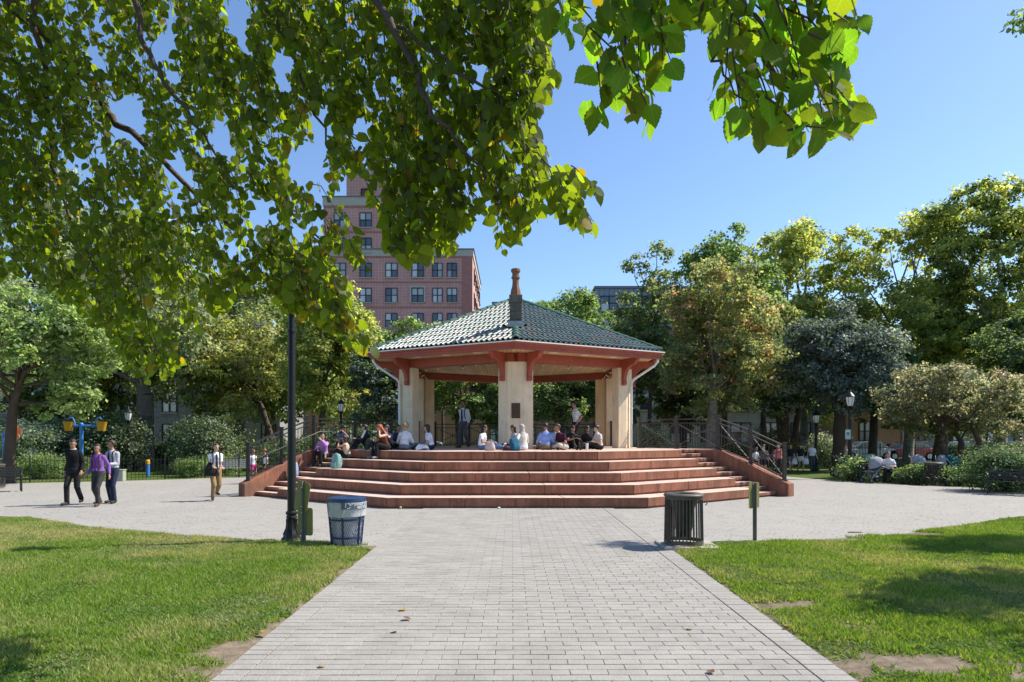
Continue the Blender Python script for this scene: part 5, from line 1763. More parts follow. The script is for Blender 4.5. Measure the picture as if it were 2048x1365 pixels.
nt.links.new(mathn(nt, 'ADD', mathn(nt, 'MULTIPLY', mathn(nt, 'FRACT', mathn(nt, 'MULTIPLY', oi.outputs['Random'], 13.7)), .7), .65), hs.inputs['Value'])
nt.links.new(hs.outputs[0], b.inputs['Base Color'])
nt.links.new(b.outputs[0], out.inputs['Surface'])

_wcache = {}
def window(parent, x, y, z, w, h, nx=2, nz=2, sill=True, trim=False, rz=0):
    "window: dark frame with panes set back, pale sill"
    key = (w, h, nx, nz, sill, trim)
    if key not in _wcache:
        mb = MB()
        fr = .09
        for i in range(nx + 1):
            mb.box((-w / 2 + i * w / nx, .02, 0), (fr * (1.3 if 0 < i < nx else 1), .12, h))
        for k in range(nz + 1):
            mb.box((0, .022, -h / 2 + k * h / nz), (w, .11, fr * .9))
        fm = mb.mesh('window', MATS['win_frame'])
        mb = MB(); mb.box((0, .06, 0), (w / nx - fr, .02, h / nz - fr)); pm = mb.mesh('pane', MATS['window_glass'])
        sm = None
        if sill or trim:
            mb = MB(); mb.box((0, -.06, -h / 2 - .10), (w + .2, .22, .12))
            if trim:
                for sx in (-1, 1): mb.box((sx * (w / 2 + .17), -.05, .02), (.22, .2, h + .1))
                mb.box((0, -.05, h / 2 + .17), (w + .56, .2, .22))
            sm = mb.mesh('sill', MATS['stone_trim'])
        _wcache[key] = (fm, pm, sm)
    fm, pm, sm = _wcache[key]
    o = obj('window', fm, parent, loc=(x, y, z), rz=rz)
    for i in range(nx):
        for k in range(nz):
            obj('pane', pm, o, loc=(-w / 2 + (i + .5) * w / nx, 0, -h / 2 + (k + .5) * h / nz))
    if sm: obj('sill', sm, o)
    return o
BD = 90.0
bX = lambda px: (px - 1024) / FPX * BD
bZ = lambda py: EYE + (HZ - py) * BD / FPX
t = thing('apartment_building', 'tall reddish brick apartment building with stepped tower behind the trees', 'building', (0, BD, 0))
DEP = 21.0
def block(x0, x1, z0, z1, y0, y1, name='wall', mat='brick_red'):
    mb = MB(); mb.box(((x0 + x1) / 2, (y0 + y1) / 2, (z0 + z1) / 2), (x1 - x0, y1 - y0, z1 - z0)); return mb.build(name, MATS[mat], t)
XL, XR = bX(560), bX(945)
zlow = bZ(513)
block(XL, XR, -.05, zlow, 0, DEP)
block(XL - .1, XR + .12, zlow, bZ(500), -.1, DEP + .1, 'stone_band', 'stone_trim')
block(XL - .2, XR + .25, bZ(500), bZ(498), -.2, DEP + .2, 'coping', 'coping_metal')
XTL, XTR = bX(647), bX(879)
zt1 = bZ(412)
block(XTL, XTR, bZ(498), zt1, .02, DEP - 3)
block(XTL - .1, XTR + .12, zt1, bZ(395), -.08, DEP - 3, 'stone_band', 'stone_trim')
block(XTL - .2, XTR + .25, bZ(395), bZ(393), -.18, DEP - 3, 'coping', 'coping_metal')
block(bX(690), bX(852), bZ(393), bZ(345), .8, DEP - 4)
block(bX(688), bX(854), bZ(345), bZ(333), .7, DEP - 4, 'stone_band', 'stone_trim')
for z in [bZ(515 + 50.2 * i) for i in range(0, 6)]:             # storey bands
    mb = MB(); mb.box(((XL + XR) / 2, -.03, z), (XR - XL, .08, .16)); mb.build('storey_band', MATS['brick_dark'], t)
for z in [bZ(464.6), bZ(414.5)]:
    mb = MB(); mb.box(((XTL + XTR) / 2, -.02, z), (XTR - XTL, .08, .16)); mb.build('storey_band', MATS['brick_dark'], t)
for x0, x1, z0, z1 in ((XR - 1.35, XR - .0, 0, zlow), (XTR - 1.2, XTR, bZ(498), zt1)):
    mb = MB(); mb.box(((x0 + x1) / 2, -.04, (z0 + z1) / 2), (x1 - x0, .12, z1 - z0)); mb.build('corner_strip', MATS['brick_dark'], t)
rows = [541 + 50.2 * i for i in range(4)]
for py in rows:
    for px, w in ((586, 1.5), (636, 1.5), (680, 1.52), (731.5, 1.52), (783, 1.52), (835.5, 1.52), (875, 1.26), (904, 1.26)):
        window(t, bX(px), -.07, bZ(py), w, 1.86, trim=(abs(px - 835.5) < 1 and abs(py - 591.2) < 1) or (px == 680 and abs(py - 591.2) < 1))
for py in (490.8, 440.6):
    for px in (680, 731.5, 783, 835.5):
        window(t, bX(px), -.05, bZ(py), 1.52, 1.86)
window(t, bX(731.5), .75, bZ(388), 1.52, 1.86); window(t, bX(783), .75, bZ(388), 1.52, 1.86); window(t, bX(835), .75, bZ(388), 1.2, 1.86)
for i in range(5):                                            # side wall windows
    for py in rows:
        window(t, XR + .07, 3.5 + i * 3.7, bZ(py), 1.4, 1.86, rz=R(90))
    for py in (490.8, 440.6):
        if i < 4: window(t, XTR + .07, 3.5 + i * 3.7, bZ(py), 1.4, 1.86, rz=R(90))

def row_building(name, label, px0, px1, d, ztop, depth, mat, wins, wsize=(1.3, 1.8), trimc='stone_trim', band=True):
    t = thing(name, label, 'building', (0, d, 0))
    x0, x1 = (px0 - 1024) / FPX * d, (px1 - 1024) / FPX * d
    mb = MB(); mb.box(((x0 + x1) / 2, depth / 2, ztop / 2 - .03), (x1 - x0, depth, ztop)); mb.build('wall', MATS[mat], t)
    mb = MB(); mb.box(((x0 + x1) / 2, depth / 2, ztop + .1), (x1 - x0 + .4, depth + .4, .25)); mb.build('coping', MATS['coping_metal'], t)
    for z in wins[1]:
        for x in np.arange(x0 + 1.5, x1 - 1.0, wins[0]):
            window(t, float(x), -.06, z, wsize[0], wsize[1])
    return t
row_building('office_building', 'beige stone building with tall windows behind the right railing', 1270, 1690, 66, 9.5, 14, 'stone_beige', (2.9, (2.2, 5.4, 8.0)), (1.9, 1.9))
row_building('brick_building', 'orange brick building glimpsed between the trunks on the right', 1695, 1800, 60, 8.5, 12, 'brick_orange', (2.2, (2.3, 5.2)), (1.0, 1.7))
row_building('grey_building', 'grey rendered building behind the far right trees', 1805, 2120, 64, 10, 12, 'facade_grey', (3.2, (2.3, 5.4)), (1.3, 1.7))
row_building('metal_building', 'blue-grey metal clad building above the trees behind the roof', 1192, 1400, 78, zof(577, 78), 16, 'metal_blue', (4.2, (zof(607, 78), zof(640, 78), zof(670, 78))), (1.9, 1.6))
row_building('grey_street_house', 'grey masonry building behind the fence and trees on the left', -420, 560, 62, 8.5, 12, 'facade_grey', (3.0, (2.0, 5.0)), (1.3, 1.9))
row_building('terrace', 'low brown brick terrace far behind the gazebo', 565, 1265, 70, 6.8, 12, 'brick_orange', (3.4, (2.0, 5.0)), (1.2, 1.7))
row_building('end_house', 'grey house beyond the right picture edge behind the fence', 2125, 2500, 63, 8.0, 12, 'stone_beige', (3.4, (2.0, 5.0)), (1.2, 1.7))
t = row_building('distant_tower', 'small distant pale tower beside the chimney', 985, 1016, 190, zof(606, 190), 10, 'facade_grey', (9, ()), (1, 1))
mb = MB()
for i in range(5): mb.beam(((992 - 1024 + i * 4) / FPX * 190, 2, zof(606, 190)), ((992 - 1024 + i * 4) / FPX * 190, 2, zof(603, 190) + .2 * i), .12, .12)
mb.beam(((988 - 1024) / FPX * 190, 2, zof(604, 190)), ((1012 - 1024) / FPX * 190, 2, zof(604, 190)), .1, .1)
mb.build('roof_rail', MATS['coping_metal'], t)

# ------------------------------------------------------------------ street behind and parked cars
M('asphalt', (.055, .055, .055), .9, .2, 1.5, bump=.3)
mb = MB(); mb.prism([(-70, 52), (70, 52), (70, 59), (-70, 59)], -.2, -.03)
tag(mb.build('road', MATS['asphalt']), kind='structure')
def car(label, loc, rz, c):
    t = thing('parked_car', label, 'car', loc, rz, 'cars parked in the street')
    pm = M('car_%.2f_%.2f_%.2f' % c, c, .3, .05, 3, spec=.6, coat=.6)
    prof = [(-2.15, .28), (-2.18, .55), (-2.05, .78), (-1.15, .88), (1.75, .92), (2.05, .86), (2.18, .6), (2.15, .28)]
    mb = MB(); mb.slab(prof[::-1], (0, 0, 0), (1, 0, 0), (0, 0, 1), (0, 1, 0), 1.72); mb.build('body', pm, t, bevel=.07)
    cab = [(-1.20, .86), (-.45, 1.38), (.95, 1.42), (1.70, .92)]
    mb = MB(); mb.slab(cab[::-1], (0, 0, 0), (1, 0, 0), (0, 0, 1), (0, 1, 0), 1.50); mb.build('cabin_glass', MATS['window_glass'], t, bevel=.05)
    mb = MB(); mb.slab([(-.50, 1.36), (-.40, 1.44), (.90, 1.48), (1.05, 1.40)][::-1], (0, 0, 0), (1, 0, 0), (0, 0, 1), (0, 1, 0), 1.46); mb.build('roof', pm, t, bevel=.04)
    for x in (-.48, .3, 1.0):
        for s_ in (-1, 1):
            mb = MB(); mb.beam((x, s_ * .755, .88), (x + (.05 if x < 0 else -.02), s_ * .745, 1.42), .05, .03); mb.build('pillar', pm, t)
    for x in (-1.38, 1.35):
        for s_ in (-1, 1):
            mb = MB(); mb.tube([(x, s_ * .88, .32), (x, s_ * .68, .32)], .32, 18); w_ = mb.build('wheel', MATS['rubber'], t, 30)
            mb = MB(); mb.tube([(x, s_ * .895, .32), (x, s_ * .86, .32)], .2, 12); mb.build('rim', MATS['alu'], w_, 30)
    for s_ in (-1, 1):
        mb = MB(); mb.box((-2.14, s_ * .6, .66), (.08, .3, .12)); mb.build('headlight', MATS['lamp_glass'], t, bevel=.02)
        mb = MB(); mb.box((2.12, s_ * .62, .70), (.08, .26, .14)); mb.build('tail_light', M('tail_red', (.35, .02, .02), .3, .1, 5), t, bevel=.02)
for px, d, c, lb in ((1728, 54, (.70, .70, .70), 'white car parked behind the right lamp post'), (1812, 54, (.42, .04, .04), 'red car parked behind the crab-apple tree'), (1905, 54, (.45, .50, .55), 'silver car parked behind the teal stroller'), (2010, 54, (.10, .16, .32), 'blue car parked at the right picture edge'), (335, 54, (.35, .38, .42), 'silver car parked beyond the big trunk on the left'), (420, 54, (.62, .62, .62), 'white car parked beyond the left shrubs'), (982, 54, (.62, .64, .68), 'white car glimpsed under the gazebo roof'), (870, 54, (.5, .52, .55), 'pale car glimpsed left of the walking young man'), (1100, 54, (.3, .32, .35), 'grey car glimpsed right of the front column')):
    p = at(px, d); car(lb, (p.x, p.y, -.03), R(random.choice((0, 180))), c)

# ------------------------------------------------------------------ trees
FOL = leaf_mat('tree_leaf', trans=.6, gloss=.02, tboost=(2.05, 2.0, 1.35))
FOLG = leaf_mat('glossy_leaf', trans=.45, gloss=.045, tboost=(1.6, 1.6, 1.0))
M('bark_grey', (.115, .095, .075), .9, .35, 5, bump=.9, bscale=22)
M('bark_brown', (.085, .060, .042), .9, .35, 5, bump=.9, bscale=22)
M('bark_pale', (.20, .175, .135), .9, .35, 3, bump=.6, bscale=16, c2=(.09, .08, .06), c2amt=.8)

def leaf_cloud(name, centers, radii, n, size, pal, g, parent, mat, flat=.8, up=.5, spread=.15):
    "leaves gathered in clumps over a set of lobes"
    centers = np.array(centers, float); radii = np.array(radii, float)
    w = radii ** 2.1; w /= w.sum()
    cnt = np.maximum((w * n).astype(int), 20)
    P, Nn, Cl = [], [], []
    pal_c = np.array([p[0] for p in pal]); pal_w = np.array([p[1] for p in pal], float); pal_w /= pal_w.sum()
    for c, r, k in zip(centers, radii, cnt):
        m_ = max(9, int(k / 34))
        dirs = unit(g.normal(size=(m_, 3)) + np.array([0, 0, .45]))
        rad = r * (.62 + .46 * g.random(m_) ** .7)
        cc = c + dirs * rad[:, None] * np.array([1, 1, flat])
        i = g.integers(0, m_, k)
        off = g.normal(size=(k, 3)) * (spread * r + .06)
        off[:, 2] *= .6
        P.append(cc[i] + off)
        nn = unit(dirs[i] * .7 + np.array([0, 0, up]) + g.normal(size=(k, 3)) * .55)
        Nn.append(nn)
        hue = g.choice(len(pal), m_, p=pal_w)
        lc = pal_c[hue][i] * (.72 + .5 * g.random((m_, 1)))[i]
        mixb = g.random(k) < .25
        lc[mixb] = pal_c[g.choice(len(pal), mixb.sum(), p=pal_w)]
        Cl.append(lc * (.75 + .5 * g.random((k, 1))))
    P = np.concatenate(P); Nn = np.concatenate(Nn); Cl = np.concatenate(Cl)
    N = len(P)
    t = unit(np.cross(Nn, g.normal(size=(N, 3)))); b = np.cross(Nn, t)
    L = (size * (.65 + .7 * g.random(N)))[:, None]; W = L * (.30 + .12 * g.random(N))[:, None]
    V = np.empty((N, 4, 3))
    V[:, 0] = P - t * L * .5
    V[:, 1] = P + b * W + Nn * L * .10
    V[:, 2] = P + t * L * .5 - Nn * L * .05
    V[:, 3] = P - b * W + Nn * L * .10
    F = np.arange(N * 4).reshape(N, 4)
    F = np.concatenate([F[:, [0, 1, 2]], F[:, [0, 2, 3]]])
    me = quads_mesh(name, V.reshape(-1, 3), F, mat, np.repeat(Cl, 4, 0))
    return tag(obj(name, me, parent), kind='stuff')

def limb(mb, a, b, r0, r1, g, n=5, sides=7, sag=.0):
    a = Vector(a); b = Vector(b); L = (b - a).length
    pts = []; rr_ = []
    for i in range(n + 1):
        t = i / n
        p = a.lerp(b, t)
        if 0 < i < n: p = p + Vector(g.normal(size=3)) * L * .035
        p.z += math.sin(t * math.pi) * L * sag
        pts.append(p); rr_.append(r0 + (r1 - r0) * t)
    mb.tube(pts, rr_, sides)
    return pts

G_TREE = 'park trees'
def tree(label, px, d, wpx, ytop, ybot, pal, n=14000, size=.2, seed=1, trunk=None, tr=.2, bark='bark_brown', nb=18, mat=None, name='deciduous_tree', group=G_TREE, stems=1, fork=.35, lobe=(.30, .48), depth=.9, extra=None, at_xyz=None, wid=None, zt=None, zb=None, up=.5, thin=1.0):
    g = np.random.default_rng(seed)
    if at_xyz is None:
        cx = (px - 1024) / FPX * d; cy = d
        zt = zof(ytop, d); zb = zof(ybot, d); wid = wpx * d / FPX
    else:
        cx, cy = at_xyz
    tx = cx if trunk is None else (trunk - 1024) / FPX * d
    t = thing(name, label, 'tree', (tx, cy, -.05), 0, group)
    ox = cx - tx
    rx = wid / 2; ry = rx * depth; rz = (zt - zb) / 2; zc = (zt + zb) / 2 + .05
    C, Rr = [], []
    nb = int(nb * 2.1)
    for i in range(nb):
        uz = g.uniform(-1, 1); ua = g.uniform(0, 2 * np.pi); ur = (1 - abs(uz) ** 3.2) ** .5
        u = np.array([np.cos(ua) * ur, np.sin(ua) * ur, uz])
        rb = g.uniform(lobe[0] * .55, lobe[1] * .8) * min(rx, rz, 4.5)
        k = g.uniform(.3, 1.12) ** .45
        lim = np.array([max(rx - rb * .7, .1), max(ry - rb * .7, .1), max(rz - rb * .7, .1)]) * (1 - .22 * g.random() ** 2)
        C.append(np.array([ox, 0, zc]) + u * k * lim); Rr.append(rb)
    if extra:
        for e in extra: C.append(np.array(e[:3])); Rr.append(e[3])
    leaf_cloud('crown', C, Rr, int(n * 1.6), size, pal, g, t, mat or FOL, up=up)
    mb = MB()
    zf = zb + .05 + (zt - zb) * fork * .5
    if zf < .4: zf = .4
    tops = []
    for s_ in range(stems):
        a = 2 * math.pi * s_ / max(stems, 1) + seed
        b0 = Vector((math.cos(a) * tr * .8, math.sin(a) * tr * .8, 0)) if stems > 1 else Vector((0, 0, 0))
        e = Vector((ox * .4 + (math.cos(a) * rx * .25 if stems > 1 else g.normal() * tr), math.sin(a) * rx * .15 if stems > 1 else 0, zf))
        r_ = tr if stems == 1 else tr * .65
        mb.tube([b0 - Vector((0, 0, .15)), b0 + Vector((0, 0, .12)), b0.lerp(e, .35) + Vector((g.normal() * .06, 0, 0)), b0.lerp(e, .7), e], [r_ * 1.7, r_ * 1.15, r_, r_ * .92, r_ * .8], 10)
        tops.append((e, r_ * .8))
        tt = e.lerp(Vector((ox, 0, zt - rz * .4)), .9)
        limb(mb, e, tt, r_ * .75, r_ * .15, g)
    for c in C[:18]:
        e, r_ = tops[g.integers(len(tops))]
        a = e.lerp(Vector((ox, 0, zt - rz * .4)), g.uniform(0, .45))
        pts = limb(mb, a, c, r_ * g.uniform(.35, .55), .02, g, sag=.04)
        for q in range(2):
            p = pts[g.integers(2, 5)]
            limb(mb, p, p + Vector(unit(g.normal(size=(1, 3)))[0]) * g.uniform(.15, .3) * rx + Vector((0, 0, .3)), r_ * .16, .008, g, 3, 4)
    mb.build('trunk', MATS[bark], t, 60)
    return t
YG = [((0.252, 0.292, 0.090), 5), ((0.355, 0.350, 0.101), 3), ((0.135, 0.187, 0.065), 3)]
LG = [((0.218, 0.307, 0.118), 5), ((0.305, 0.375, 0.152), 3), ((0.146, 0.205, 0.094), 3)]
DG = [((0.076, 0.120, 0.051), 5), ((0.115, 0.168, 0.072), 3), ((0.203, 0.245, 0.100), 1)]
OL = [((0.191, 0.208, 0.096), 5), ((0.276, 0.266, 0.106), 3), ((0.122, 0.151, 0.076), 3)]
SV = [((0.156, 0.198, 0.195), 5), ((0.095, 0.132, 0.128), 5), ((0.265, 0.304, 0.310), 2)]
RD = [((0.200, 0.235, 0.099), 6), ((0.318, 0.298, 0.111), 3), ((0.373, 0.212, 0.141), 1.0), ((0.455, 0.274, 0.244), .5), ((0.124, 0.164, 0.078), 3)]
MD = [((0.148, 0.231, 0.079), 5), ((0.227, 0.298, 0.107), 3), ((0.095, 0.149, 0.055), 3)]
PG = [((0.225, 0.272, 0.160), 5), ((0.313, 0.350, 0.228), 3), ((0.144, 0.188, 0.114), 3)]
GC = [((0.200, 0.209, 0.141), 5), ((0.308, 0.297, 0.201), 3), ((0.132, 0.152, 0.099), 3), ((0.287, 0.197, 0.167), .8)]
# right side
tree('maple turning rusty at the tips right of the gazebo', 1440, 36, 275, 488, 845, RD, 17000, .19, 11, trunk=1412, tr=.30, bark='bark_pale', nb=24, fork=.2)
tree('green maple with upright shoots behind the rusty maple', 1452, 45, 210, 442, 800, MD, 12000, .22, 12, tr=.2, nb=18)
tree('thin open tree in front of the blue-grey building', 1300, 45, 165, 492, 800, OL + MD, 9500, .19, 13, tr=.13, nb=16, lobe=(.38, .55))
tree('round bright green tree just behind the gazebo roof', 1150, 50, 195, 552, 850, MD, 14000, .22, 14, tr=.2, nb=20)
YG = [(tuple(min(.5, x * 1.15) for x in c_), w_) for c_, w_ in YG]
tree('tall yellow-green plane tree left of the other two', 1612, 52, 260, 398, 850, YG, 17000, .26, 15, tr=.32, nb=24, bark='bark_pale')
tree('broad yellow-green plane tree in the middle of the right row', 1815, 50, 270, 408, 860, YG, 19000, .26, 16, tr=.34, nb=26, bark='bark_pale')
tree('tallest plane tree at the right picture edge', 1998, 47, 290, 342, 800, YG + [((.05, .08, .016), 4)], 21000, .25, 17, tr=.36, nb=26, bark='bark_pale')
tree('silvery grey-green oak with a thick leaning trunk', 1668, 38, 245, 588, 850, SV + [((.24, .28, .22), 2), ((.06, .09, .05), 3)], 17000, .18, 18, trunk=1676, tr=.36, nb=20, mat=FOLG, bark='bark_brown', fork=.15)
tree('dark leafy tree with several stems beside the walking girls', 1575, 42, 190, 640, 850, DG, 11000, .2, 19, tr=.34, stems=3, nb=16)
tree('low spreading crab-apple tree over the strollers', 1925, 31, 330, 716, 895, GC, 17000, .13, 20, trunk=1918, tr=.24, stems=3, nb=24, lobe=(.3, .5), depth=.75, fork=.1)
tree('dark tree standing behind the crab-apple', 2070, 40, 230, 610, 880, DG, 11000, .2, 21, tr=.3, nb=16)
tree('dark tree filling the gap behind the silvery oak', 1745, 46, 190, 640, 870, DG, 11000, .22, 22, tr=.28, nb=16)
tree('small tree with thick trunk behind the strollers', 1880, 37, 170, 760, 880, DG, 7000, .18, 23, tr=.36, nb=12)
# behind the gazebo
tree('green tree seen under the gazebo roof, left of the front column', 925, 44, 270, 700, 868, MD + [((.15, .17, .03), 2)], 15000, .19, 24, tr=.2, nb=20, lobe=(.35, .55))
tree('darker green tree seen under the gazebo roof, right of the front column', 1125, 43, 270, 690, 866, DG + MD, 15000, .19, 25, tr=.2, nb=20, lobe=(.35, .55))
tree('small yellowish tree top against the brick building', 885, 63, 105, 622, 820, YG, 7000, .22, 26, tr=.15, nb=14)
# left side
tree('yellow-green tree between the lamp post and the gazebo', 655, 40, 215, 545, 855, YG, 17000, .19, 27, tr=.17, trunk=640, nb=24)
tree('dark blue-green tree beside the left gazebo column', 765, 38, 140, 690, 885, SV[:2] + DG, 9000, .18, 28, tr=.15, nb=14)
tree('olive tree behind the holly bush', 470, 42, 290, 610, 860, OL + YG[:2], 17000, .2, 29, tr=.2, nb=22, trunk=560)
tree('old tree with a very thick dark trunk behind the left fence', 300, 39, 350, 420, 800, PG, 18000, .22, 30, trunk=288, tr=.52, nb=24, bark='bark_grey', fork=.05)
tree('light green maple at the left picture edge', 70, 27.3, 370, 560, 838, LG, 17000, .16, 31, trunk=17, tr=.21, nb=24, bark='bark_brown', fork=.1, lobe=(.24, .38))
tree('pale tall tree rising behind the left maple', 40, 48, 420, 300, 800, PG, 17000, .27, 32, tr=.3, nb=24)
tree('tall pale tree between the two left trunks', 215, 53, 320, 350, 800, PG, 13000, .28, 33, tr=.25, nb=22)
tree('tree closing the view behind the lamp lantern on the left', 530, 55, 300, 500, 850, DG + OL, 12000, .26, 34, tr=.2, nb=18)
for i, (px, d, w, yt, pal_, lb) in enumerate(((-90, 40, 300, 480, LG + PG, 'green tree beyond the left picture edge behind the maple'), (130, 44, 260, 640, DG + OL, 'dark tree closing the gap behind the blue bucket post'), (400, 50, 300, 470, OL + PG, 'olive tree far back above the holly bush'), (540, 47, 240, 580, MD + OL, 'green tree far back behind the lamp post'), (800, 56, 150, 640, MD, 'green tree far back between brick building and roof corner'), (1240, 48, 170, 650, MD + SV, 'green tree far back behind the right gazebo column'), (1370, 50, 200, 640, DG + OL, 'dark tree far back behind the rusty maple'), (1530, 48, 200, 560, MD + OL, 'green tree far back between maple and plane'), (250, 46, 300, 560, LG + PG, 'light green tree filling the view behind the old thick trunk'), (640, 52, 200, 600, LG + YG, 'light green tree far back beside the brick building'), (1900, 56, 260, 560, DG + YG, 'green tree far back behind the plane trees'))):
    tree(lb, px, d, w, yt, 872, pal_, 10000, .24, 140 + i, tr=.2, nb=16, group='trees far back')
# the tree that shades the right lawn, just outside the picture
tree('tree right of the picture whose shade falls on the right lawn', 0, 0, 0, 0, 0, MD, 9000, .12, 35, at_xyz=(10.15, 8.4), wid=4.0, zt=6.9, zb=3.4, tr=.16, nb=16)
tree('tall tree right of the picture reaching a twig into the top right corner', 0, 0, 0, 0, 0, MD, 3500, .12, 36, at_xyz=(17.0, 13.7), wid=2.6, zt=12.4, zb=9.4, tr=.2, nb=14, extra=[(-6.5, 0.2, 10.4, .26), (-6.25, .3, 10.65, .3)])

def shrub(label, px, d, w, h, pal, n, size, seed, mat=None, group='shrubs', z0=0.0, depth=.8, name='shrub', cat='shrub', py=None, up=.5):
    g = np.random.default_rng(seed)
    x = (px - 1024) / FPX * d
    t = thing(name, label, cat, (x, d, z0 - .03), 0, group)
    C, Rr = [], []
    for i in range(max(6, int(10 * w))):
        r_ = g.uniform(.22, .36) * min(w, h * 1.6)
        C.append((g.uniform(-1, 1) * max(w / 2 - r_ * .8, .05), g.uniform(-1, 1) * max(w * depth / 2 - r_ * .8, .05), g.uniform(r_ * .5, max(h - r_ * .85, r_ * .6)))); Rr.append(r_)
    leaf_cloud('foliage', C, Rr, n, size, pal, g, t, mat or FOL, up=up)
    mb = MB()
    for c in C[:8]:
        limb(mb, (c[0] * .15, c[1] * .15, 0), c, .022, .006, g, 4, 5)
    mb.build('stem', MATS['bark_brown'], t, 60)
    return t
CF = [((.05, .10, .05), 5), ((.09, .145, .075), 3), ((.14, .17, .09), 2)]
shrub('dark glossy holly bush behind the second picket fence', 415, 35, 3.6, 3.1, DG, 9000, .12, 51, FOLG)
shrub('dark evergreen mass behind the blue bucket post', 225, 37, 4.6, 3.4, DG, 9000, .14, 52, FOLG)
shrub('dark shrub left of the blue bucket post', 110, 37, 4.8, 3.0, DG + SV[:1], 9000, .14, 53, FOLG)
shrub('grey-green shrub behind the left maple trunk', 45, 34, 3.4, 2.8, SV + LG[:1], 7000, .12, 54)
shrub('clipped hedge section behind the fence at far left', 70, 30.5, 2.8, 1.05, MD, 5000, .08, 55, depth=.4)
shrub('clipped hedge section behind the walking students', 145, 31.5, 2.6, 1.0, MD, 5000, .08, 56, depth=.4)
shrub('leafy green bush behind the fence near the lone boy', 385, 31.6, 1.8, .95, MD, 3000, .08, 57)
shrub('green bush beside the pale bench', 440, 33.5, 1.8, 1.0, MD, 3000, .08, 58)
shrub('dark bush beneath the left end of the gazebo railing', 720, 34, 4.0, 2.4, DG, 8000, .13, 59, FOLG)
shrub('dark bush behind the left stair railing', 600, 33.5, 3.6, 1.9, DG, 7000, .12, 60)
shrub('pale feathery conifer bush behind the right railing', 1300, 33.5, 1.9, 2.5, PG + CF[:1], 6000, .08, 61, name='conifer_bush')
shrub('bush with orange leaves behind the right stair railing', 1368, 30.5, 1.7, .95, [((.30, .14, .04), 3), ((.16, .16, .04), 3), ((.28, .20, .06), 2)], 2500, .09, 62)
shrub('brownish twiggy bush between the right trunks', 1542, 39, 2.6, 2.5, [((.13, .10, .06), 4), ((.10, .115, .05), 3)], 5000, .1, 63)
shrub('grey-green bush left of the silvery oak trunk', 1655, 40.5, 2.2, 2.2, SV + PG, 4000, .1, 64)
shrub('grass-like bush at the left end of the right bed', 1716, 28.4, 1.5, 1.05, LG + CF[:1], 3500, .09, 65)
for i, (px, d, w, h) in enumerate(((1812, 26.9, 1.5, .75), (1840, 26.4, 1.4, .78), (1895, 26.0, 1.5, .75), (1925, 25.6, 1.4, .72), (1955, 25.4, 1.5, .8), (1862, 27.4, 1.5, .75))):
    shrub(['low leafy bush right of the seated person', 'low leafy bush touching the left side of the bin', 'low leafy bush touching the right side of the bin', 'low leafy bush under the crab-apple', 'low leafy bush beside the evergreen', 'low leafy bush hidden behind the bin'][i], px, d, w, h, MD + DG[:1], 3000, .075, 70 + i)
shrub('soft feathery evergreen shrub behind the right bench', 2022, 22.9, 2.9, 1.65, CF, 14000, .075, 80, name='evergreen_shrub', up=.8)
shrub('pinkish seed-topped shrub above the evergreen at the right edge', 2052, 24.3, 1.6, 1.95, [((.26, .18, .15), 3), ((.16, .16, .08), 3)], 3500, .07, 81)
for i, (px, d, w) in enumerate(((1130, 46, 5), (985, 47, 5), (870, 46, 5), (1235, 44, 4), (1480, 46, 4.5), (1600, 48, 4.5), (1960, 44, 5), (2040, 42, 4.5), (500, 46, 5), (330, 47, 4), (60, 43, 6), (170, 44, 5.5), (-40, 42, 6), (420, 43, 5))):
    shrub(['right of the front column', 'left of the front column', 'behind the left column', 'behind the right column', 'right of the stair railing', 'behind the walking girls', 'behind the crab-apple', 'at the right edge', 'behind the yellow-green tree', 'behind the old thick trunk', 'behind the left maple', 'behind the blue bucket post', 'beyond the left edge', 'behind the holly bush'][i].join(('dark hedge bush far back, ', '')), px, d, w, 1.5 if i < 10 else 3.2, DG + OL[:1] if i < 10 else MD + DG, 5000 if i < 10 else 9000, .14, 90 + i, group='background bushes')

# ------------------------------------------------------------------ mulberry overhanging from the left
MUL = leaf_mat('mulberry_leaf', trans=.68, gloss=.012, veins=True, tboost=(3.0, 2.9, .7))
def leaf_shape(rows, teeth=False):
    vs, uv = [], []
    for i in range(rows):
        v = i / rows
        w = .47 * (math.sin(math.pi * (.16 + .84 * v) ** .80) ** .85) if v < 1 else 0
        w = float(np.interp(v, [0, .08, .22, .38, .55, .72, .86, 1], [.20, .36, .455, .46, .40, .28, .15, 0]))
        if teeth: w *= 1 + .06 * (1 if i % 2 else -1)
        z = -.16 * v * v
        yb = v - (.07 if i == 0 else 0)
        vs += [(-w, yb, z + .16 * w - .25 * w * w), (0, v, z), (w, yb, z + .16 * w - .25 * w * w)]
        uv += [(-w, v), (0, v), (w, v)]
    vs.append((0, 1.0, -.20)); uv.append((0, 1.0))
    f = []
    for i in range(rows - 1):
        a = i * 3
        for o_ in (0, 1):
            f += [(a + o_, a + o_ + 1, a + o_ + 4), (a + o_, a + o_ + 4, a + o_ + 3)]
    a = (rows - 1) * 3
    f += [(a, a + 1, a + 3), (a + 1, a + 2, a + 3)]
    return np.array(vs), np.array(f), np.array(uv)
def inpoly(px, py, poly):
    poly = np.array(poly, float); n_ = len(poly); ins = np.zeros(len(px), bool)
    j = n_ - 1
    for i in range(n_):
        xi, yi = poly[i]; xj, yj = poly[j]
        c = ((yi > py) != (yj > py)) & (px < (xj - xi) * (py - yi) / (yj - yi + 1e-9) + xi)
        ins ^= c; j = i
    return ins
g = np.random.default_rng(77)
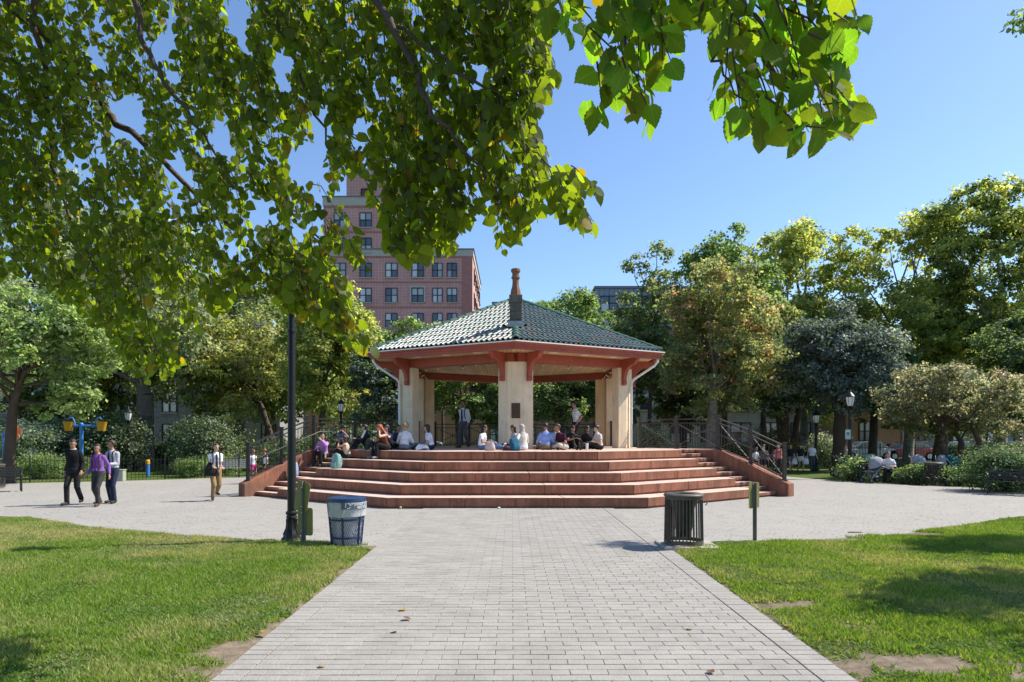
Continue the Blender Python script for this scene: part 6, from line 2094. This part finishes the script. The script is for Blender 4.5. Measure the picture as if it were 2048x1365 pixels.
# silhouette of the hanging crown, measured where it ends against the sky and the far trees
OUT_A = [(-300, -90), (1120, -90), (1080, -40), (1085, 60), (1110, 150), (1060, 240), (1100, 320), (1165, 330), (1205, 385), (1150, 395), (1190, 455), (1165, 470), (1100, 400), (1060, 440), (1035, 485), (1000, 505), (985, 440), (950, 430), (905, 470), (910, 500), (860, 515), (790, 520), (750, 430), (722, 350), (690, 345), (665, 380), (700, 440), (735, 545), (690, 520), (655, 480), (640, 560), (700, 610), (750, 705), (690, 690), (610, 620), (560, 590), (480, 585), (400, 650), (345, 745), (275, 772), (235, 700), (150, 610), (60, 560), (-420, 520)]
OUT_B = [(1050, -260), (1800, -260), (1700, 0), (1725, 60), (1690, 160), (1732, 240), (1640, 268), (1500, 275), (1440, 235), (1398, 160), (1430, 60), (1380, 10), (1345, 60), (1350, 110), (1300, 180), (1312, 255), (1255, 232), (1175, 215), (1150, 100), (1060, 20)]
HOLES = [((250, 235), 42, 50), ((470, 30), 30, 45), ((330, 90), 26, 30), ((610, 330), 45, 40), ((560, 120), 28, 36), ((520, 420), 30, 30), ((640, 250), 26, 40), ((345, 330), 25, 30), ((150, 330), 20, 26), ((720, 250), 24, 24), ((440, 260), 20, 30), ((590, 480), 26, 20), ((960, 150), 22, 26)]
def sprays(poly, n, dfun, size, holes=()):
    lo = np.min(poly, 0); hi = np.max(poly, 0)
    gx, gy = np.meshgrid(np.arange(lo[0] - 8, hi[0] + 8, 4.0), np.arange(lo[1] - 8, hi[1] + 8, 4.0))
    msk = inpoly(gx.ravel(), gy.ravel(), poly).reshape(gx.shape)
    for h in holes: msk &= ((gx - h[0][0]) / h[1]) ** 2 + ((gy - h[0][1]) / h[2]) ** 2 > 1
    def inside(x, y):
        i = int((y - lo[1] + 8) / 4); j = int((x - lo[0] + 8) / 4)
        return 0 <= i < msk.shape[0] and 0 <= j < msk.shape[1] and msk[i, j]
    LP, LT, LN, LS = [], [], [], []
    TW = []
    px = g.uniform(lo[0], hi[0], n * 3); py = g.uniform(lo[1], hi[1], n * 3)
    k = inpoly(px, py, poly); px, py = px[k][:n], py[k][:n]
    cl = fnoise(px / 48 + 3, py / 48)                       # uneven density: clumps and lighter gaps
    keep = g.random(len(px)) < np.clip((cl - .25) * 3.2, .22, 1)
    px, py = px[keep], py[keep]
    for x, y in zip(px, py):
        d = dfun(x, y) 
        o = np.array([(x - 1024) / FPX * d, d, EYE + (HZ - y) * d / FPX])
        tw = np.array([.55, -.05, -.75]) + g.normal(size=3) * .38; tw /= np.linalg.norm(tw)
        m_ = g.integers(4, 8)
        step = size * .55
        pts = [o]
        for q in range(m_):
            p = o + tw * step * q + np.array([0, 0, -.012 * q * q * size * 8])
            pp = (p[0] / p[1] * FPX + 1024, HZ - (p[2] - EYE) / p[1] * FPX)
            if not inside(pp[0], pp[1] + 6): break
            sd = np.cross(tw, [0, 0, 1]); sd /= np.linalg.norm(sd) + 1e-9
            sgn = 1 if q % 2 else -1
            t = np.array([0, 0, -.75]) + sd * sgn * .55 + tw * .35 + g.normal(size=3) * .44
            t /= np.linalg.norm(t)
            nn = np.array([.3, -.45, .42]) + g.normal(size=3) * .66
            nn -= t * nn.dot(t); nn /= np.linalg.norm(nn) + 1e-9
            LP.append(p + sd * sgn * .015); LT.append(t); LN.append(nn); LS.append(size * g.uniform(.45, 1.2))
            pts.append(p)
        if len(pts) > 2: TW.append(pts)
    return np.array(LP), np.array(LT), np.array(LN), np.array(LS), TW
dA = lambda x, y: float(np.interp(x, [-400, 250, 650, 1100], [8.2, 7.1, 5.7, 4.4]) + g.uniform(-1., 1.) * np.interp(x, [0, 1100], [.5, .34]))
dB = lambda x, y: float(np.interp(x, [1050, 1300, 1700], [3.5, 2.9, 2.35]) + g.uniform(-.35, .35))
resA = sprays(OUT_A, 5200, dA, .095, HOLES)
resC = sprays([(520, 450), (640, 470), (690, 560), (700, 640), (640, 650), (560, 610), (520, 560)], 170, lambda x, y: 6.2 + g.uniform(-.5, .5), .105)
resB = sprays(OUT_B, 230, dB, .105)
LP = np.concatenate([resA[0], resC[0], resB[0]]); LT = np.concatenate([resA[1], resC[1], resB[1]]); LN = np.concatenate([resA[2], resC[2], resB[2]]); LS = np.concatenate([resA[3], resC[3], resB[3]])
mul = thing('mulberry_tree', 'mulberry tree whose leafy boughs hang into the picture from above left', 'tree', (-7.2, 2.6, 0), 0)
MO = np.array([-7.2, 2.6, 0.0])
NL = len(LP)
colr = np.tile(np.array([.11, .19, .02]), (NL, 1)) * (.65 + .7 * g.random((NL, 1)))
yel = g.random(NL) < .02 + .10 * ((LP[:, 0] / LP[:, 1] * FPX + 1024 > 600) & (LP[:, 0] / LP[:, 1] * FPX + 1024 < 760) & (LP[:, 2] < 4.2))
colr[yel] = np.array([.30, .25, .02]) * (.7 + .6 * g.random((yel.sum(), 1)))
vis = HZ - (LP[:, 2] - EYE) / LP[:, 1] * FPX
order = np.argsort(np.where(vis > -40, LP[:, 1] / LS, 99))
single = order[:300]
SX = np.cross(LT, LN)
Lv, Lf, Luv = leaf_shape(6)
Hv, Hf, Huv = leaf_shape(15, True)
big = []
for i in range(4):
    v = Hv.copy(); v[:, 2] += .05 * np.sin(v[:, 1] * 7 + i * 1.6) * (np.abs(v[:, 0]) * 2) + .04 * np.sin(v[:, 0] * 8 + i)
    me = quads_mesh('leaf', v, Hf, MUL, np.tile(np.array([.075, .135, .018]) if i != 3 else np.array([.11, .17, .02]), (len(v), 1)), Huv)
    me.polygons.foreach_set('use_smooth', [True] * len(me.polygons))
    big.append(me)
for i in single:
    o = obj('leaf', big[int(g.integers(4))], mul)
    mt = Matrix(((SX[i][0], LT[i][0], LN[i][0]), (SX[i][1], LT[i][1], LN[i][1]), (SX[i][2], LT[i][2], LN[i][2]))) * float(LS[i])
    mt = mt.to_4x4(); mt.translation = Vector(LP[i] - MO)
    o.matrix_basis = mt
mask = np.ones(NL, bool); mask[single] = False
P_, T_, N2, S_, X_, C_ = LP[mask] - MO, LT[mask], LN[mask], LS[mask], SX[mask], colr[mask]
V = P_[:, None, :] + S_[:, None, None] * (Lv[None, :, 0:1] * X_[:, None, :] + Lv[None, :, 1:2] * T_[:, None, :] + Lv[None, :, 2:3] * N2[:, None, :])
nv = len(Lv)
F = (Lf[None] + (np.arange(len(P_)) * nv)[:, None, None]).reshape(-1, 3)
me = quads_mesh('leaves', V.reshape(-1, 3), F, MUL, np.repeat(C_, nv, 0), np.tile(Luv, (len(P_), 1)))
tag(obj('leaves', me, mul), kind='stuff')
mb = MB()
for tw in resA[4] + resC[4] + resB[4]:
    pts = [Vector(p - MO) for p in tw]
    mb.tube([pts[0], pts[len(pts) // 2], pts[-1]], [.0055, .004, .002], 3, caps=False)
mb.build('twigs', MATS['bark_brown'], mul).__setitem__('kind', 'stuff')
mb = MB()
mb.tube([(0, 0, -.1), (.02, .03, .25), (.15, .12, 1.4), (.35, .5, 2.7), (.6, .9, 4.0)], [.40, .28, .25, .23, .20], 12)
mb.build('trunk', MATS['bark_brown'], mul, 60)
def bough(pts, r0, r1, start=True):
    P3 = [Vector(((x - 1024) / FPX * d - MO[0], d - MO[1], EYE + (HZ - y) * d / FPX)) for x, y, d in pts]
    if start: P3 = [Vector((.6, .9, 3.95)), Vector((.6, .9, 3.95)).lerp(P3[0], .55) + Vector((0, 0, .5))] + P3
    mb = MB(); n_ = len(P3)
    fine = []
    for i in range(n_ - 1):
        for q in range(4):
            fine.append(P3[i].lerp(P3[i + 1], q / 4) + Vector(g.normal(size=3)) * .02)
    fine.append(P3[-1])
    rr_ = [.7 * (r0 + (r1 - r0) * i / (len(fine) - 1)) for i in range(len(fine))]
    mb.tube(fine, rr_, 7); mb.build('bough', MATS['bark_brown'], mul, 60)
bough([(-200, -180, 7.2), (20, 10, 7.3), (120, 100, 7.4), (200, 190, 7.5), (235, 250, 7.4), (320, 310, 7.2), (420, 420, 6.9), (520, 500, 6.6), (640, 600, 6.3)], .11, .012)
bough([(-150, -260, 6.8), (60, -60, 6.9), (90, 160, 7.3), (100, 330, 7.4), (150, 460, 7.2), (250, 620, 6.9)], .08, .01)
bough([(100, -350, 6.4), (265, -20, 6.4), (290, 90, 6.4), (330, 170, 6.3), (400, 260, 6.1), (470, 380, 6.0)], .07, .008)
bough([(150, -420, 6.0), (480, -120, 5.8), (560, 60, 5.8), (620, 200, 5.6), (680, 330, 5.5)], .07, .008)
bough([(200, -480, 5.6), (640, -220, 5.2), (770, 40, 4.9), (840, 150, 4.8), (870, 240, 4.7), (960, 330, 4.6), (1000, 420, 4.5)], .07, .006)
bough([(770, 40, 4.9), (900, 120, 4.7), (1000, 200, 4.5), (1040, 270, 4.4), (1120, 350, 4.35)], .022, .005, False)
bough([(300, -560, 4.8), (900, -330, 4.2), (1150, -150, 3.3), (1240, 40, 3.0), (1270, 150, 2.9)], .055, .005)
bough([(1150, -150, 3.3), (1400, -80, 2.7), (1480, 30, 2.5), (1560, 130, 2.45), (1620, 190, 2.4)], .022, .004, False)
bough([(1400, -80, 2.7), (1420, 70, 2.55), (1450, 160, 2.5), (1490, 220, 2.45)], .012, .003, False)

# ------------------------------------------------------------------ fallen leaves
DRY = leaf_mat('dry_leaf', trans=.2, gloss=.05)
fl = []
for c in ((.30, .20, .05), (.20, .09, .04), (.36, .27, .05)):
    v, f_, u_ = leaf_shape(5)
    v = v.copy(); v[:, 2] = .05 + .25 * np.abs(v[:, 0]) + .12 * (v[:, 1] - .5) ** 2 * 4
    fl.append(quads_mesh('fallen_leaf', v, f_, DRY, np.tile(np.array(c), (len(v), 1)), u_))
spots = [(803, 1226, 2, 'yellowish fallen leaf on the path, upper of a close pair'), (818, 1243, 1, 'brown fallen leaf on the path, lower of a close pair'), (793, 1270, 1, 'brown fallen leaf on the path just below the close pair'), (1379, 1265, 0, 'ochre fallen leaf alone on the right half of the path'), (1418, 1353, 1, 'dark fallen leaf at the bottom right of the path'), (637, 1340, 0, 'ochre fallen leaf at the bottom left of the path'), (346, 1318, 0, 'ochre fallen leaf on the left lawn near the bare soil'), (347, 1159, 0, 'ochre fallen leaf alone in the middle of the left lawn'), (521, 1275, 0, 'ochre fallen leaf on the bare soil left of the path'), (596, 1164, 2, 'yellow fallen leaf on the left lawn close to the path'), (1577, 1261, 2, 'yellow fallen leaf at the right lawn edge beside the path'), (1670, 1282, 1, 'brown fallen leaf on the bare soil of the right lawn')]
for i, (px, py, k, lb) in enumerate(spots):
    d = EYE * FPX / (py - HZ); x = (px - 1024) / FPX * d
    o = obj('fallen_leaf', fl[k], None, loc=(x, d, .018 if PL < x < PRT else .045))
    o.scale = (random.uniform(.06, .09),) * 3
    o.rotation_euler = (random.gauss(0, .15), random.gauss(0, .15), random.uniform(0, 6.28))
    tag(o, lb, 'fallen leaf', 'dry fallen leaves')
mb = MB()
mb.tube([(-.14, 0, .012), (-.05, .012, .016), (.06, .008, .014), (.15, .02, .012)], [.008, .011, .010, .006], 6)
tag(mb.build('stick', MATS['bark_brown'], None, 60, loc=at(1710, 13.05, 0)), 'short dark stick lying on the plaza near the right lawn edge', 'stick')
